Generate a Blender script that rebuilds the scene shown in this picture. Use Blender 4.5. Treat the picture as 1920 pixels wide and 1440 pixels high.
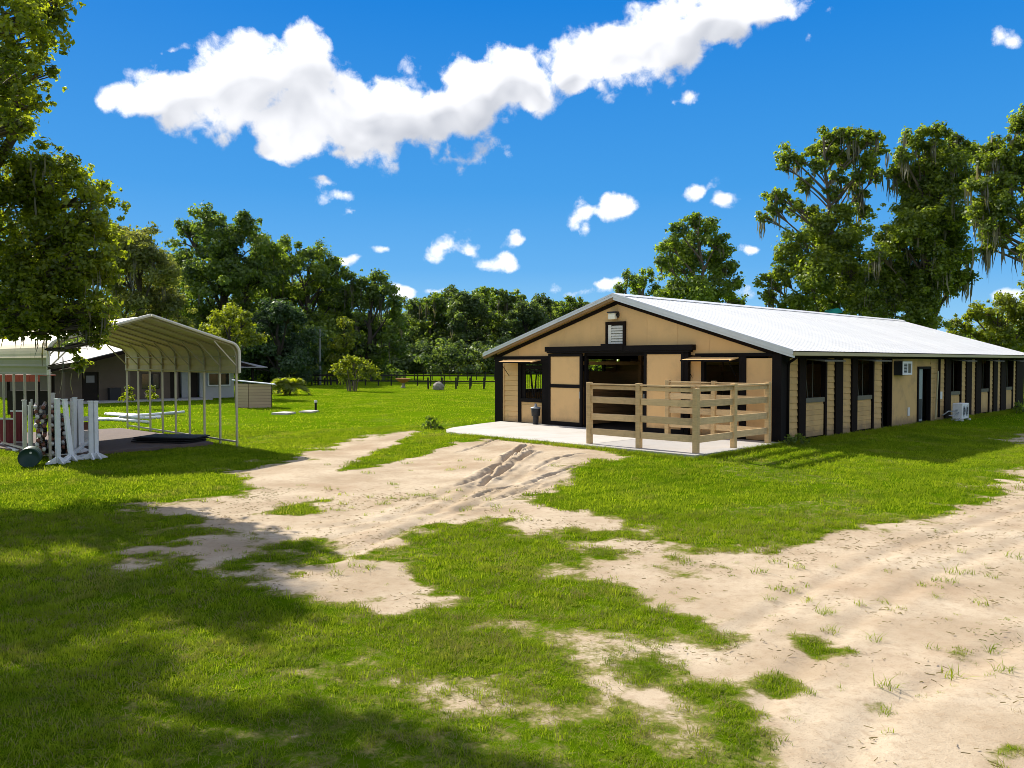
import bpy, bmesh, math, random
import numpy as np
from mathutils import Vector, Matrix

for o in list(bpy.data.objects):
    bpy.data.objects.remove(o)
SC = bpy.context.scene
COL = SC.collection
R = math.radians
rng = np.random.default_rng(11)
random.seed(5)

# ------------------------------------------------------------------ camera
F_PX, PITCH, CAM_H = 1543.2, 0.0274, 2.4
cam_d = bpy.data.cameras.new('camera')
cam_d.sensor_width = 36.0
cam_d.lens = F_PX / 1920 * 36.0
cam_d.clip_end = 5000
cam_d.clip_start = 0.05
cam = bpy.data.objects.new('camera', cam_d)
cam.location = (0, 0, CAM_H)
cam.rotation_euler = (math.pi / 2 - PITCH, 0, 0)
COL.objects.link(cam)
SC.camera = cam

# ------------------------------------------------------------------ light
SUN_AZ = (-0.674, 0.741)          # horizontal direction towards the sun
SUN_EL = R(35)
sd = Vector((SUN_AZ[0] * math.cos(SUN_EL), SUN_AZ[1] * math.cos(SUN_EL), math.sin(SUN_EL)))
sun_l = bpy.data.lights.new('sun', 'SUN')
sun_l.energy = 3.85
sun_l.angle = R(0.6)
sun_l.color = (1.0, 0.93, 0.80)
sun = bpy.data.objects.new('sun', sun_l)
sun.rotation_euler = sd.to_track_quat('Z', 'Y').to_euler()
sun.location = (-20, 20, 40)
COL.objects.link(sun)
SC.view_settings.view_transform = 'Standard'
SC.view_settings.look = 'None'
SC.view_settings.exposure = 1.28
SC.view_settings.gamma = 1.0
SC.view_settings.use_curve_mapping = False
SKY_STRENGTH = 0.15
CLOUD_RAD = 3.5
SKY_GAIN = 2.72

def ray(x, y):
    a = (x - 960) / F_PX
    b = (720 - y) / F_PX
    c, s = math.cos(PITCH), math.sin(PITCH)
    return (a, c + b * s, b * c - s)

def px_ground(x, y, z=-0.2):
    d = ray(x, y)
    t = (z - CAM_H) / d[2]
    return (d[0] * t, d[1] * t)

def px_at(x, y, D):
    d = ray(x, y)
    t = D / d[1]
    return Vector((d[0] * t, D, CAM_H + d[2] * t))

# ------------------------------------------------------------------ world
world = bpy.data.worlds.new('World')
SC.world = world
world.use_nodes = True
wn = world.node_tree
wn.nodes.clear()

class NT:
    """tiny helper to chain shader nodes"""
    def __init__(self, tree): self.t = tree
    def n(self, kind, **kw):
        nd = self.t.nodes.new(kind)
        for k, v in kw.items(): setattr(nd, k, v)
        return nd
    def put(self, sock, v):
        if isinstance(v, bpy.types.NodeSocket): self.t.links.new(v, sock)
        elif v is not None: sock.default_value = v
    def math(self, op, a, b=None, c=None, clamp=False):
        nd = self.n('ShaderNodeMath', operation=op, use_clamp=clamp)
        for i, v in enumerate((a, b, c)):
            if v is not None: self.put(nd.inputs[i], v)
        return nd.outputs[0]
    def vmath(self, op, a, b=None, c=None):
        nd = self.n('ShaderNodeVectorMath', operation=op)
        for i, v in enumerate((a, b, c)):
            if v is not None: self.put(nd.inputs[i], v)
        return nd.outputs['Value'] if op in ('LENGTH', 'DOT_PRODUCT', 'DISTANCE') else nd.outputs[0]
    def noise(self, vec, scale, detail=4, rough=0.5, dist=0.0):
        nd = self.n('ShaderNodeTexNoise')
        self.put(nd.inputs['Vector'], vec)
        nd.inputs['Scale'].default_value = scale
        nd.inputs['Detail'].default_value = detail
        nd.inputs['Roughness'].default_value = rough
        nd.inputs['Distortion'].default_value = dist
        return nd.outputs['Fac']
    def smooth(self, v, lo, hi, a=0.0, b=1.0):
        nd = self.n('ShaderNodeMapRange', interpolation_type='SMOOTHSTEP')
        self.put(nd.inputs[0], v)
        for i, q in enumerate((lo, hi, a, b)): self.put(nd.inputs[1 + i], q)
        return nd.outputs[0]
    def mix(self, f, a, b):
        nd = self.n('ShaderNodeMix', data_type='RGBA')
        self.put(nd.inputs[0], f); self.put(nd.inputs[6], a); self.put(nd.inputs[7], b)
        return nd.outputs[2]
    def fmix(self, f, a, b):
        nd = self.n('ShaderNodeMix', data_type='FLOAT')
        self.put(nd.inputs[0], f); self.put(nd.inputs[2], a); self.put(nd.inputs[3], b)
        return nd.outputs[0]

# clouds: (px x, px y, half width, half height, weight) measured on the sky
CLOUDS = [
 (450,222,85,40,.9),(560,272,80,34,.9),(640,283,70,22,.7),(720,278,70,20,.55),
 (270,190,70,34,.8),(360,180,100,62,1),(460,160,110,85,1),(560,150,95,90,1),(600,230,120,72,1),
 (720,225,110,80,1),(820,220,80,82,1),(890,190,70,75,1),(950,150,62,64,1),(985,165,60,48,.9),
 (1070,130,75,48,1),(1160,105,85,58,1),(1250,75,85,66,1),(1335,35,85,58,1),(1430,8,75,34,.8),
 (1110,388,42,18,.55),(1155,378,50,28,.75),(1322,352,28,24,.6),(1350,374,36,20,.6),(1100,422,20,10,.35),
 (614,341,24,15,.5),(648,370,46,20,.6),(662,398,30,12,.4),(840,462,42,24,.65),(880,472,34,20,.6),(915,498,50,24,.65),
 (975,447,32,17,.6),(1412,470,34,13,.55),(1090,548,58,14,.55),(1130,536,38,12,.5),(755,546,28,15,.6),
 (640,487,22,9,.45),(716,467,20,7,.4),(1290,185,24,11,.45),(1256,190,9,14,.35),(316,96,22,8,.35),(304,104,10,10,.3),
 (1900,78,32,26,.6),(1880,70,20,20,.4),(1885,550,60,16,.6),(1400,545,26,26,.5),(1518,60,10,18,.3),(825,540,26,9,.45),(850,300,40,9,.4),
]
def build_world():
    w = NT(wn)
    sky = w.n('ShaderNodeTexSky', sky_type='NISHITA')
    sky.sun_disc = False
    sky.sun_elevation = SUN_EL
    sky.sun_rotation = math.atan2(SUN_AZ[0], SUN_AZ[1])
    sky.air_density = 1.0
    sky.dust_density = 0.2
    sky.ozone_density = 2.0
    tc = w.n('ShaderNodeTexCoord')
    d = tc.outputs['Generated']
    sep = w.n('ShaderNodeSeparateXYZ')
    w.put(sep.inputs[0], d)
    ysafe = w.math('MAXIMUM', sep.outputs[1], 0.05)
    comb = w.n('ShaderNodeCombineXYZ')
    w.put(comb.inputs[0], w.math('DIVIDE', sep.outputs[0], ysafe))
    w.put(comb.inputs[1], w.math('DIVIDE', sep.outputs[2], ysafe))
    q = comb.outputs[0]
    # deep blue of a polarised summer sky by height, blended with the physical sky
    ramp = w.n('ShaderNodeValToRGB')
    w.put(ramp.inputs[0], sep.outputs[2])
    cr = ramp.color_ramp
    stops = [(0.0, (.40, .66, .92)), (.05, (.25, .57, .90)), (.11, (.115, .43, .87)), (.20, (.050, .335, .81)), (.40, (.002, .215, .72)), (.75, (.001, .14, .52))]
    cr.elements[0].position, cr.elements[0].color = stops[0][0], (*stops[0][1], 1)
    cr.elements[1].position, cr.elements[1].color = stops[-1][0], (*stops[-1][1], 1)
    for ps, c in stops[1:-1]:
        e = cr.elements.new(ps); e.color = (*c, 1)
    blue = w.vmath('MULTIPLY', ramp.outputs[0], (SKY_GAIN, SKY_GAIN, SKY_GAIN))
    skyc = w.mix(.985, sky.outputs[0], blue)
    # turbulence that bends the outline of every cloud
    wob = w.n('ShaderNodeTexNoise'); w.put(wob.inputs['Vector'], d)
    wob.inputs['Scale'].default_value = 16; wob.inputs['Detail'].default_value = 3
    q = w.vmath('MULTIPLY_ADD', w.vmath('SUBTRACT', wob.outputs['Color'], (.5, .5, .5)), (.035, .03, 0), q)
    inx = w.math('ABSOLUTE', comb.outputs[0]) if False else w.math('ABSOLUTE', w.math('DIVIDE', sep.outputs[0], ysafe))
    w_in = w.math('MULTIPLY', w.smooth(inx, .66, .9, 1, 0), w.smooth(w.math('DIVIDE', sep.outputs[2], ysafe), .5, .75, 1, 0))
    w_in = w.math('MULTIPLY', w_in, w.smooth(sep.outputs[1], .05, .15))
    far = w.math('MULTIPLY', w.math('SUBTRACT', w.noise(d, 2.4, 2, .5), .45), 5.0)  # cloud cover outside the view, made denser to add fill light
    up = w.smooth(sep.outputs[2], .015, .10)
    def field(off):
        qq = w.vmath('ADD', q, (off[0], off[1], 0))
        f = None
        for (x, y, rx, ry, wt) in CLOUDS:
            sc_ = 1.22
            if rx < 60 and wt < .79: wt = wt * .80; sc_ = 1.08
            r = ray(x, y)
            cx, cy = r[0] / r[1], r[2] / r[1]
            sx, sy = F_PX / (rx * sc_), F_PX / (ry * sc_)
            v = w.vmath('MULTIPLY_ADD', qq, (sx, sy, 0), (-cx * sx, -cy * sy, 0))
            e = w.math('MULTIPLY_ADD', w.vmath('LENGTH', v), -wt, wt)
            f = e if f is None else w.math('SMOOTH_MAX', f, e, .16)
        f = w.math('MAXIMUM', f, -1.2)
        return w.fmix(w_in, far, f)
    def puff(off, det):
        dd = w.vmath('ADD', d, (off[0] * .9, 0, off[1] * .9))
        n1 = w.noise(dd, 17, det, .62, .2)
        vo = w.n('ShaderNodeTexVoronoi', feature='F1')
        w.put(vo.inputs['Vector'], dd); vo.inputs['Scale'].default_value = 24
        vo.inputs['Detail'].default_value = 1.0; vo.inputs['Roughness'].default_value = .5
        n3 = w.noise(dd, 62, 5, .65, .3)
        big = w.math('ADD', w.math('MULTIPLY', w.math('SUBTRACT', n1, .5), .95), w.math('MULTIPLY', w.math('SUBTRACT', .42, vo.outputs['Distance']), .70))
        return w.math('ADD', big, w.math('MULTIPLY', w.math('SUBTRACT', n3, .5), .55))
    f0 = field((0, 0)); p0 = puff((0, 0), 9)
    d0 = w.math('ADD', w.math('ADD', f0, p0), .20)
    f1 = w.math('MINIMUM', field((-.014, .030)), .46)
    l0 = w.noise(d, 10, 3, .5, .3); l1 = w.noise(w.vmath('ADD', d, (-.012, 0, .030)), 10, 3, .5, .3)
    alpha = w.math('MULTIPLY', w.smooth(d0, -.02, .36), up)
    under = w.smooth(w.math('ADD', f1, w.math('MULTIPLY', p0, .12)), .04, .56)
    rel = w.math('MULTIPLY_ADD', w.math('SUBTRACT', l1, l0), 2.3, .50)
    rel = w.math('ADD', rel, w.math('MULTIPLY', w.math('SUBTRACT', .15, p0), .42), clamp=True)
    shade = w.math('MULTIPLY', under, w.math('MULTIPLY_ADD', rel, .85, .04), clamp=True)
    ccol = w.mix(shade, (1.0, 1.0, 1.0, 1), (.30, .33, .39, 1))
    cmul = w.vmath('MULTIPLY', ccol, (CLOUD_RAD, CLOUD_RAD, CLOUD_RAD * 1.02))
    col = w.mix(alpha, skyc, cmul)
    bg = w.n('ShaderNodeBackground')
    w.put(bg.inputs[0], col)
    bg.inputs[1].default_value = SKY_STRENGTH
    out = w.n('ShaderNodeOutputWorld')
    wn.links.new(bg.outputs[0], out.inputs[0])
build_world()
world.cycles.sampling_method = 'MANUAL'
world.cycles.sample_map_resolution = 1024
SC.cycles.max_bounces = 9
SC.cycles.diffuse_bounces = 8
SC.cycles.glossy_bounces = 2
SC.cycles.transmission_bounces = 8
SC.cycles.transparent_max_bounces = 8
SC.cycles.use_denoising = True
SC.cycles.denoising_prefilter = 'ACCURATE'
SC.cycles.filter_width = 0.9
SC.cycles.sample_clamp_indirect = 6

# ------------------------------------------------------------------ materials
def material(name, col, rough=0.8, var=0.2, scale=4.0, stretch=(1, 1, 1), bump=0.0, bscale=30.0,
             metal=0.0, spec=0.3, rnd=0.08, dirt=None, dirt_amt=0.0, dirt_scale=1.5, splash=0.0):
    m = bpy.data.materials.new(name)
    m.use_nodes = True
    t = m.node_tree
    w = NT(t)
    b = t.nodes['Principled BSDF']
    tc = w.n('ShaderNodeTexCoord')
    oi = w.n('ShaderNodeObjectInfo')
    vec = w.vmath('MULTIPLY', tc.outputs['Object'], stretch)
    rv = w.n('ShaderNodeCombineXYZ'); w.put(rv.inputs[0], oi.outputs['Random']); w.put(rv.inputs[2], oi.outputs['Random'])
    vec = w.vmath('MULTIPLY_ADD', rv.outputs[0], (13, 0, 7), vec)
    n = w.noise(vec, scale, 6, .6)
    k = w.math('MULTIPLY_ADD', w.math('SUBTRACT', n, .5), var * 2.4, 1.0)
    k = w.math('ADD', k, w.math('MULTIPLY', w.math('SUBTRACT', oi.outputs['Random'], .5), rnd * 2))
    c = w.vmath('SCALE', (col[0], col[1], col[2])); 
    sc = w.t.nodes[-1]; w.put(sc.inputs['Scale'], k)
    colr = c
    if dirt is not None:
        dn = w.noise(tc.outputs['Object'], dirt_scale, 7, .68)
        f = w.math('MULTIPLY', w.smooth(dn, .45, .72), dirt_amt)
        colr = w.mix(f, c, (*dirt, 1))
    if splash:      # mud thrown up on the foot of the walls
        gp_ = w.n('ShaderNodeNewGeometry'); sz = w.n('ShaderNodeSeparateXYZ'); w.put(sz.inputs[0], gp_.outputs['Position'])
        sn = w.noise(gp_.outputs['Position'], 3.5, 6, .7)
        sf = w.smooth(w.math('ADD', sz.outputs[2], w.math('MULTIPLY', sn, -.55)), -.28, .12, splash, 0.0)
        colr = w.mix(sf, colr, (.17, .125, .08, 1))
    w.put(b.inputs['Base Color'], colr)
    b.inputs['Roughness'].default_value = rough
    b.inputs['Metallic'].default_value = metal
    b.inputs['Specular IOR Level'].default_value = spec
    if bump:
        bn = w.noise(w.vmath('MULTIPLY', tc.outputs['Object'], stretch), bscale, 5, .6)
        bp = w.n('ShaderNodeBump'); bp.inputs['Strength'].default_value = bump; bp.inputs['Distance'].default_value = .02
        w.put(bp.inputs['Height'], bn); w.put(b.inputs['Normal'], bp.outputs[0])
    return m

def leaf_material(name, col, trans=0.4, var=0.35, tint2=None):
    m = bpy.data.materials.new(name)
    m.use_nodes = True
    t = m.node_tree; w = NT(t)
    t.nodes.remove(t.nodes['Principled BSDF'])
    out = t.nodes['Material Output']
    at = w.n('ShaderNodeAttribute', attribute_name='tint')
    c2 = tint2 or (col[0] * 1.7, col[1] * 1.25, col[2] * .8)
    c = w.mix(at.outputs['Fac'], (col[0] * (1 - var), col[1] * (1 - var), col[2] * (1 - var), 1), (*c2, 1))
    df = w.n('ShaderNodeBsdfDiffuse'); w.put(df.inputs[0], c)
    tr = w.n('ShaderNodeBsdfTranslucent')
    w.put(tr.inputs[0], w.vmath('MULTIPLY', c, (1.55, 1.5, .6)))
    gl = w.n('ShaderNodeBsdfGlossy'); gl.inputs['Roughness'].default_value = .45
    gl.inputs[0].default_value = (.8, .85, .8, 1)
    m1 = w.n('ShaderNodeMixShader'); m1.inputs[0].default_value = trans
    t.links.new(df.outputs[0], m1.inputs[1]); t.links.new(tr.outputs[0], m1.inputs[2])
    m2 = w.n('ShaderNodeMixShader'); m2.inputs[0].default_value = .035
    t.links.new(m1.outputs[0], m2.inputs[1]); t.links.new(gl.outputs[0], m2.inputs[2])
    t.links.new(m2.outputs[0], out.inputs[0])
    return m

MT = {}
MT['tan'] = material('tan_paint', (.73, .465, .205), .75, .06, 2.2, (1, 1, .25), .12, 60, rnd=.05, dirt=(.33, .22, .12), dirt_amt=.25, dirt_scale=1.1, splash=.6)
MT['tan_side'] = material('tan_paint_side', (.56, .37, .15), .78, .09, 2.5, (1, 1, .3), .15, 60, rnd=.07, dirt=(.24, .17, .10), dirt_amt=.38, dirt_scale=1.6, splash=.75)  # deeper tan than the front, with heavier dirt
MT['black'] = material('black_trim_paint', (.009, .007, .007), .75, .3, 6, (1, 1, .3), .1, 40, rnd=.2, spec=.12)
MT['brown'] = material('dark_brown_trim', (.013, .008, .006), .8, .3, 6, (1, 1, .3), .1, 40, rnd=.2, spec=.10)
MT['grey_cap'] = material('weathered_olive_trim', (.13, .125, .09), .7, .2, 6)
MT['roof'] = material('white_metal_roof', (.92, .905, .875), .45, .04, 1.2, (1, .4, 1), spec=.4, rnd=.035, dirt=(.60, .58, .55), dirt_amt=.3, dirt_scale=.9)
MT['rake'] = material('galvanised_rake_trim', (.66, .69, .73), .45, .14, 3, metal=.3, rnd=.05)
MT['gutter'] = material('cream_gutter', (.42, .37, .22), .5, .12, 2)
MT['soffit'] = material('soffit_board', (.30, .19, .09), .8, .15, 3)
MT['fence_wood'] = material('pressure_treated_wood', (.58, .41, .20), .85, .28, 3.2, (1.0, 1.0, 9.0), .35, 26, rnd=.10, dirt=(.20, .14, .07), dirt_amt=.45, dirt_scale=2.2)
MT['fence_rail'] = material('treated_rail_wood', (.60, .43, .225), .85, .26, 3.2, (1.0, 9.0, 9.0), .35, 26, rnd=.12, dirt=(.22, .16, .09), dirt_amt=.4, dirt_scale=2.0)
MT['plank'] = material('stall_plank', (.24, .13, .05), .8, .3, 3, (.6, .6, 8), .3, 30, rnd=.2)
MT['beam'] = material('yellow_pine_beam', (.42, .26, .09), .75, .2, 3, (.5, .5, 6))
MT['concrete'] = material('pale_concrete', (.45, .43, .405), .9, .10, 1.6, bump=.15, bscale=40, dirt=(.36, .31, .25), dirt_amt=.6, dirt_scale=.7)
MT['concrete2'] = material('grey_concrete', (.37, .355, .345), .9, .10, 1.6, bump=.15, bscale=40, dirt=(.30, .27, .24), dirt_amt=.5, dirt_scale=.9)
MT['white'] = material('white_plastic', (.72, .74, .76), .5, .06, 3, dirt=(.4, .36, .3), dirt_amt=.25, dirt_scale=3)
MT['white_old'] = material('weathered_white_paint', (.66, .66, .63), .7, .12, 3, (1, 1, .4), dirt=(.36, .31, .24), dirt_amt=.5, dirt_scale=4)
MT['pole_red'] = material('faded_red_paint', (.20, .085, .06), .7, .3, 5)
MT['carport'] = material('cream_sheet_metal', (.60, .505, .32), .5, .08, 1.5, rnd=.04, dirt=(.36, .28, .16), dirt_amt=.3, dirt_scale=1.2)
MT['cp_trim'] = material('white_sheet_trim', (.70, .66, .57), .45, .05, 2)
MT['cp_steel'] = material('galvanised_tube', (.45, .41, .32), .5, .15, 3, metal=.25)
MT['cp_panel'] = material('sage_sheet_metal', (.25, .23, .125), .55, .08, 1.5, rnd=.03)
MT['lamp_glass'] = material('pale_lens', (.78, .75, .62), .3, .03, 3)
MT['louver'] = material('pale_louver', (.70, .68, .60), .6, .06, 3)
MT['rubber'] = material('black_rubber', (.012, .012, .014), .7, .2, 5)
MT['drum_green'] = material('dark_green_plastic', (.016, .042, .036), .45, .15, 4)
MT['red_dark'] = material('dark_red_paint', (.16, .012, .016), .55, .2, 4)
MT['red_roof'] = material('rust_red_roof', (.33, .06, .03), .6, .2, 3)
MT['steel'] = material('dull_steel', (.30, .33, .36), .45, .1, 4, metal=.4)
MT['darkbin'] = material('charcoal_plastic', (.022, .024, .028), .5, .1, 4)
MT['house_wall'] = material('brown_grey_block', (.13, .10, .075), .9, .15, 2)
MT['house_pale'] = material('pale_blue_grey_wall', (.42, .43, .44), .85, .06, 2)
MT['house_roof'] = material('pale_shingle_roof', (.24, .235, .25), .7, .10, 3, rnd=.05)
MT['glass'] = material('dark_glass', (.02, .025, .03), .1, .1, 2, spec=.6)
MT['shed'] = material('shed_board', (.42, .31, .20), .8, .12, 3, (.5, .5, 5), rnd=.08)
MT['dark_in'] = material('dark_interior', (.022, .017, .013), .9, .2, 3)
MT['bark'] = material('grey_brown_bark', (.12, .095, .07), .95, .35, 4, (1, 1, .25), .6, 12, rnd=.15)
MT['bark_dark'] = material('dark_bark', (.06, .05, .04), .95, .35, 4, (1, 1, .25), .6, 12, rnd=.15)
MT['moss'] = leaf_material('spanish_moss', (.12, .115, .075), .3, .35, (.22, .20, .135))
MT['fence_dark'] = material('dark_creosote_post', (.020, .017, .014), .8, .3, 5, rnd=.2)
MT['fence_grey'] = material('weathered_grey_rail', (.20, .21, .20), .8, .2, 5)
MT['teal'] = material('teal_canvas', (.02, .32, .30), .7, .1, 3)
MT['terracotta'] = material('terracotta_bowl', (.40, .15, .07), .8, .15, 5)
MT['stone'] = material('grey_stone', (.27, .24, .20), .9, .25, 6, bump=.4, bscale=14)
MT['dirt'] = material('dark_packed_dirt', (.13, .095, .085), .95, .25, 2.5, bump=.5, bscale=18)
MT['leaf_oak'] = leaf_material('oak_leaf', (0.125, 0.2, 0.022), 0.66, .40, (0.29, 0.36, 0.034))
MT['leaf_dark'] = leaf_material('dark_leaf', (0.082, 0.152, 0.028), 0.62, .40, (0.2, 0.28, 0.042))
MT['leaf_mid'] = leaf_material('mid_green_leaf', (0.11, 0.195, 0.028), 0.64, .40, (0.255, 0.34, 0.042))
MT['leaf_bright'] = leaf_material('bright_leaf', (0.155, 0.215, 0.014), 0.64, .40, (0.31, 0.35, 0.022))
MT['leaf_pale'] = leaf_material('pale_leaf', (0.15, 0.185, 0.045), 0.58, .40, (0.3, 0.32, 0.085))
MT['leaf_blue'] = leaf_material('bluish_dark_leaf', (0.04, 0.09, 0.036), 0.5, .40, (0.085, 0.145, 0.05))
MT['leaf_near'] = leaf_material('near_oak_leaf', (.140,.205,.016), .66, .40, (.330,.380,.028))
MT['leaf_far'] = leaf_material('far_leaf', (0.068, 0.13, 0.04), 0.58, .40, (0.16, 0.22, 0.06))

# ------------------------------------------------------------------ mesh helpers
class MB:
    def __init__(self): self.v = []; self.f = []
    def quad(self, a, b, c, d):
        i = len(self.v); self.v += [tuple(a), tuple(b), tuple(c), tuple(d)]; self.f.append((i, i + 1, i + 2, i + 3)); return self
    def box(self, x0, x1, y0, y1, z0, z1):
        i = len(self.v)
        x0, x1 = min(x0, x1), max(x0, x1); y0, y1 = min(y0, y1), max(y0, y1); z0, z1 = min(z0, z1), max(z0, z1)
        self.v += [(x0, y0, z0), (x1, y0, z0), (x1, y1, z0), (x0, y1, z0), (x0, y0, z1), (x1, y0, z1), (x1, y1, z1), (x0, y1, z1)]
        for q in ((0, 3, 2, 1), (4, 5, 6, 7), (0, 1, 5, 4), (1, 2, 6, 5), (2, 3, 7, 6), (3, 0, 4, 7)):
            self.f.append(tuple(i + k for k in q))
        return self
    def bar(self, a, b, w, h=None, up=(0, 0, 1)):
        """box beam from a to b, w wide, h high"""
        h = h or w
        a = Vector(a); b = Vector(b); d = (b - a).normalized()
        u = Vector(up)
        if abs(d.dot(u)) > .98: u = Vector((1, 0, 0))
        s = d.cross(u).normalized(); t = s.cross(d).normalized()
        i = len(self.v)
        for p in (a, b):
            for (k, l) in ((-1, -1), (1, -1), (1, 1), (-1, 1)):
                self.v.append(tuple(p + s * (k * w / 2) + t * (l * h / 2)))
        for q in ((0, 1, 2, 3), (7, 6, 5, 4), (0, 4, 5, 1), (1, 5, 6, 2), (2, 6, 7, 3), (3, 7, 4, 0)):
            self.f.append(tuple(i + k for k in q))
        return self
    def tube(self, pts, rad, n=8, cap=True):
        pts = [Vector(p) for p in pts]
        if not hasattr(rad, '__len__'): rad = [rad] * len(pts)
        i0 = len(self.v); prev = None
        for k, p in enumerate(pts):
            d = (pts[min(k + 1, len(pts) - 1)] - pts[max(k - 1, 0)]).normalized()
            if prev is None:
                u = Vector((1, 0, 0)) if abs(d.x) < .9 else Vector((0, 1, 0))
            else: u = prev
            s = (u - d * u.dot(d)).normalized(); t = d.cross(s); prev = s
            for j in range(n):
                a = 2 * math.pi * j / n
                self.v.append(tuple(p + (s * math.cos(a) + t * math.sin(a)) * rad[k]))
        for k in range(len(pts) - 1):
            for j in range(n):
                a = i0 + k * n + j; b = i0 + k * n + (j + 1) % n
                self.f.append((a, b, b + n, a + n))
        if cap:
            self.f.append(tuple(i0 + j for j in reversed(range(n))))
            self.f.append(tuple(i0 + (len(pts) - 1) * n + j for j in range(n)))
        return self
    def lathe(self, prof, n=20, c=(0, 0, 0)):
        i0 = len(self.v)
        for (r, z) in prof:
            for j in range(n):
                a = 2 * math.pi * j / n
                self.v.append((c[0] + r * math.cos(a), c[1] + r * math.sin(a), c[2] + z))
        for k in range(len(prof) - 1):
            for j in range(n):
                a = i0 + k * n + j; b = i0 + k * n + (j + 1) % n
                self.f.append((a, b, b + n, a + n))
        self.f.append(tuple(i0 + j for j in reversed(range(n))))
        self.f.append(tuple(i0 + (len(prof) - 1) * n + j for j in range(n)))
        return self
    def prism(self, poly, z0, z1):
        n = len(poly); i = len(self.v)
        self.v += [(p[0], p[1], z0) for p in poly] + [(p[0], p[1], z1) for p in poly]
        self.f.append(tuple(i + k for k in reversed(range(n)))); self.f.append(tuple(i + n + k for k in range(n)))
        for k in range(n):
            self.f.append((i + k, i + (k + 1) % n, i + n + (k + 1) % n, i + n + k))
        return self
    def prism_y(self, poly, y0, y1):
        """poly of (x, z) pushed along y"""
        n = len(poly); i = len(self.v)
        self.v += [(p[0], y0, p[1]) for p in poly] + [(p[0], y1, p[1]) for p in poly]
        self.f.append(tuple(i + k for k in range(n))); self.f.append(tuple(i + n + k for k in reversed(range(n))))
        for k in range(n):
            self.f.append((i + k, i + n + k, i + n + (k + 1) % n, i + (k + 1) % n))
        return self
    def mesh(self, name, mat, smooth=False):
        me = bpy.data.meshes.new(name)
        me.from_pydata(self.v, [], self.f)
        bm = bmesh.new(); bm.from_mesh(me); bmesh.ops.recalc_face_normals(bm, faces=bm.faces); bm.to_mesh(me); bm.free()
        if smooth:
            for p in me.polygons: p.use_smooth = True
        me.materials.append(mat)
        return me
    def build(self, name, mat, parent=None, smooth=False, bevel=0.0):
        o = bpy.data.objects.new(name, self.mesh(name, mat, smooth))
        COL.objects.link(o)
        if parent is not None: o.parent = parent
        if bevel:
            b = o.modifiers.new('bevel', 'BEVEL'); b.width = bevel; b.segments = 2; b.limit_method = 'ANGLE'
        return o

def inst(me, name, parent, loc=(0, 0, 0), rot=(0, 0, 0)):
    o = bpy.data.objects.new(name, me); COL.objects.link(o)
    if parent is not None: o.parent = parent
    o.location = loc; o.rotation_euler = rot
    return o

def thing(name, label, cat, loc=(0, 0, 0), rz=0.0, group=None):
    o = bpy.data.objects.new(name, None); COL.objects.link(o)
    o.empty_display_size = .3
    o.location = loc; o.rotation_euler = (0, 0, rz)
    o['label'] = label; o['category'] = cat
    if group: o['group'] = group
    return o

def tag(o, label, cat, group=None):
    o['label'] = label; o['category'] = cat
    if group: o['group'] = group
    return o

def dup(root, loc, rz, label=None):
    r = root.copy(); COL.objects.link(r); r.location = loc; r.rotation_euler = (0, 0, rz)
    if label: r['label'] = label
    for ch in list(root.children):
        c = ch.copy(); COL.objects.link(c); c.parent = r
        for g in ch.children:
            d = g.copy(); COL.objects.link(d); d.parent = c
    return r

# barn frame: origin at its front right corner, x to the right along the front, y back along the side
TH = 0.7929
BC = Vector((8.024, 24.6, 0))
UX = Vector((math.cos(TH), -math.sin(TH), 0))
UY = Vector((math.sin(TH), math.cos(TH), 0))
RZ = -TH
def L2W(x, y, z=0): return BC + UX * x + UY * y + Vector((0, 0, z))

# ------------------------------------------------------------------ ground height and sand cover
def vnoise(x, y, seed=0):
    xi = np.floor(x).astype(np.int64); yi = np.floor(y).astype(np.int64)
    fx = x - xi; fy = y - yi
    fx = fx * fx * (3 - 2 * fx); fy = fy * fy * (3 - 2 * fy)
    def h(a, b):
        n = (a * 374761393 + b * 668265263 + seed * 2147483647) & 0xffffffff
        n = ((n ^ (n >> 13)) * 1274126177) & 0xffffffff
        n = (n ^ (n >> 16)) & 0xffffffff
        return n / 4294967295.0
    return (h(xi, yi) * (1 - fx) + h(xi + 1, yi) * fx) * (1 - fy) + (h(xi, yi + 1) * (1 - fx) + h(xi + 1, yi + 1) * fx) * fy

def fbm(x, y, seed=0, oct=4):
    s = 0; a = .5; tot = 0
    for i in range(oct):
        s = s + a * vnoise(x, y, seed + i * 17); tot += a; a *= .5; x = x * 2.03 + 7.1; y = y * 2.03 + 3.7
    return s / tot - .5

def sstep(v, lo, hi):
    t = np.clip((v - lo) / (hi - lo), 0, 1); return t * t * (3 - 2 * t)

def poly_sd(poly, x, y):
    """signed distance, positive inside"""
    d = np.full(x.shape, 1e9); ins = np.zeros(x.shape, bool)
    n = len(poly)
    for i in range(n):
        ax, ay = poly[i]; bx, by = poly[(i + 1) % n]
        ex, ey = bx - ax, by - ay
        t = np.clip(((x - ax) * ex + (y - ay) * ey) / (ex * ex + ey * ey + 1e-9), 0, 1)
        d = np.minimum(d, (x - ax - ex * t) ** 2 + (y - ay - ey * t) ** 2)
        c = ((ay > y) != (by > y))
        xx = ex * (y - ay) / (ey if abs(ey) > 1e-9 else 1e-9) + ax
        ins ^= c & (x < xx)
    d = np.sqrt(d)
    return np.where(ins, d, -d)

def seg_d(x, y, pts):
    d = np.full(x.shape, 1e9)
    for (ax, ay), (bx, by) in zip(pts[:-1], pts[1:]):
        ex, ey = bx - ax, by - ay
        t = np.clip(((x - ax) * ex + (y - ay) * ey) / (ex * ex + ey * ey), 0, 1)
        d = np.minimum(d, np.hypot(x - ax - ex * t, y - ay - ey * t))
    return d

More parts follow.
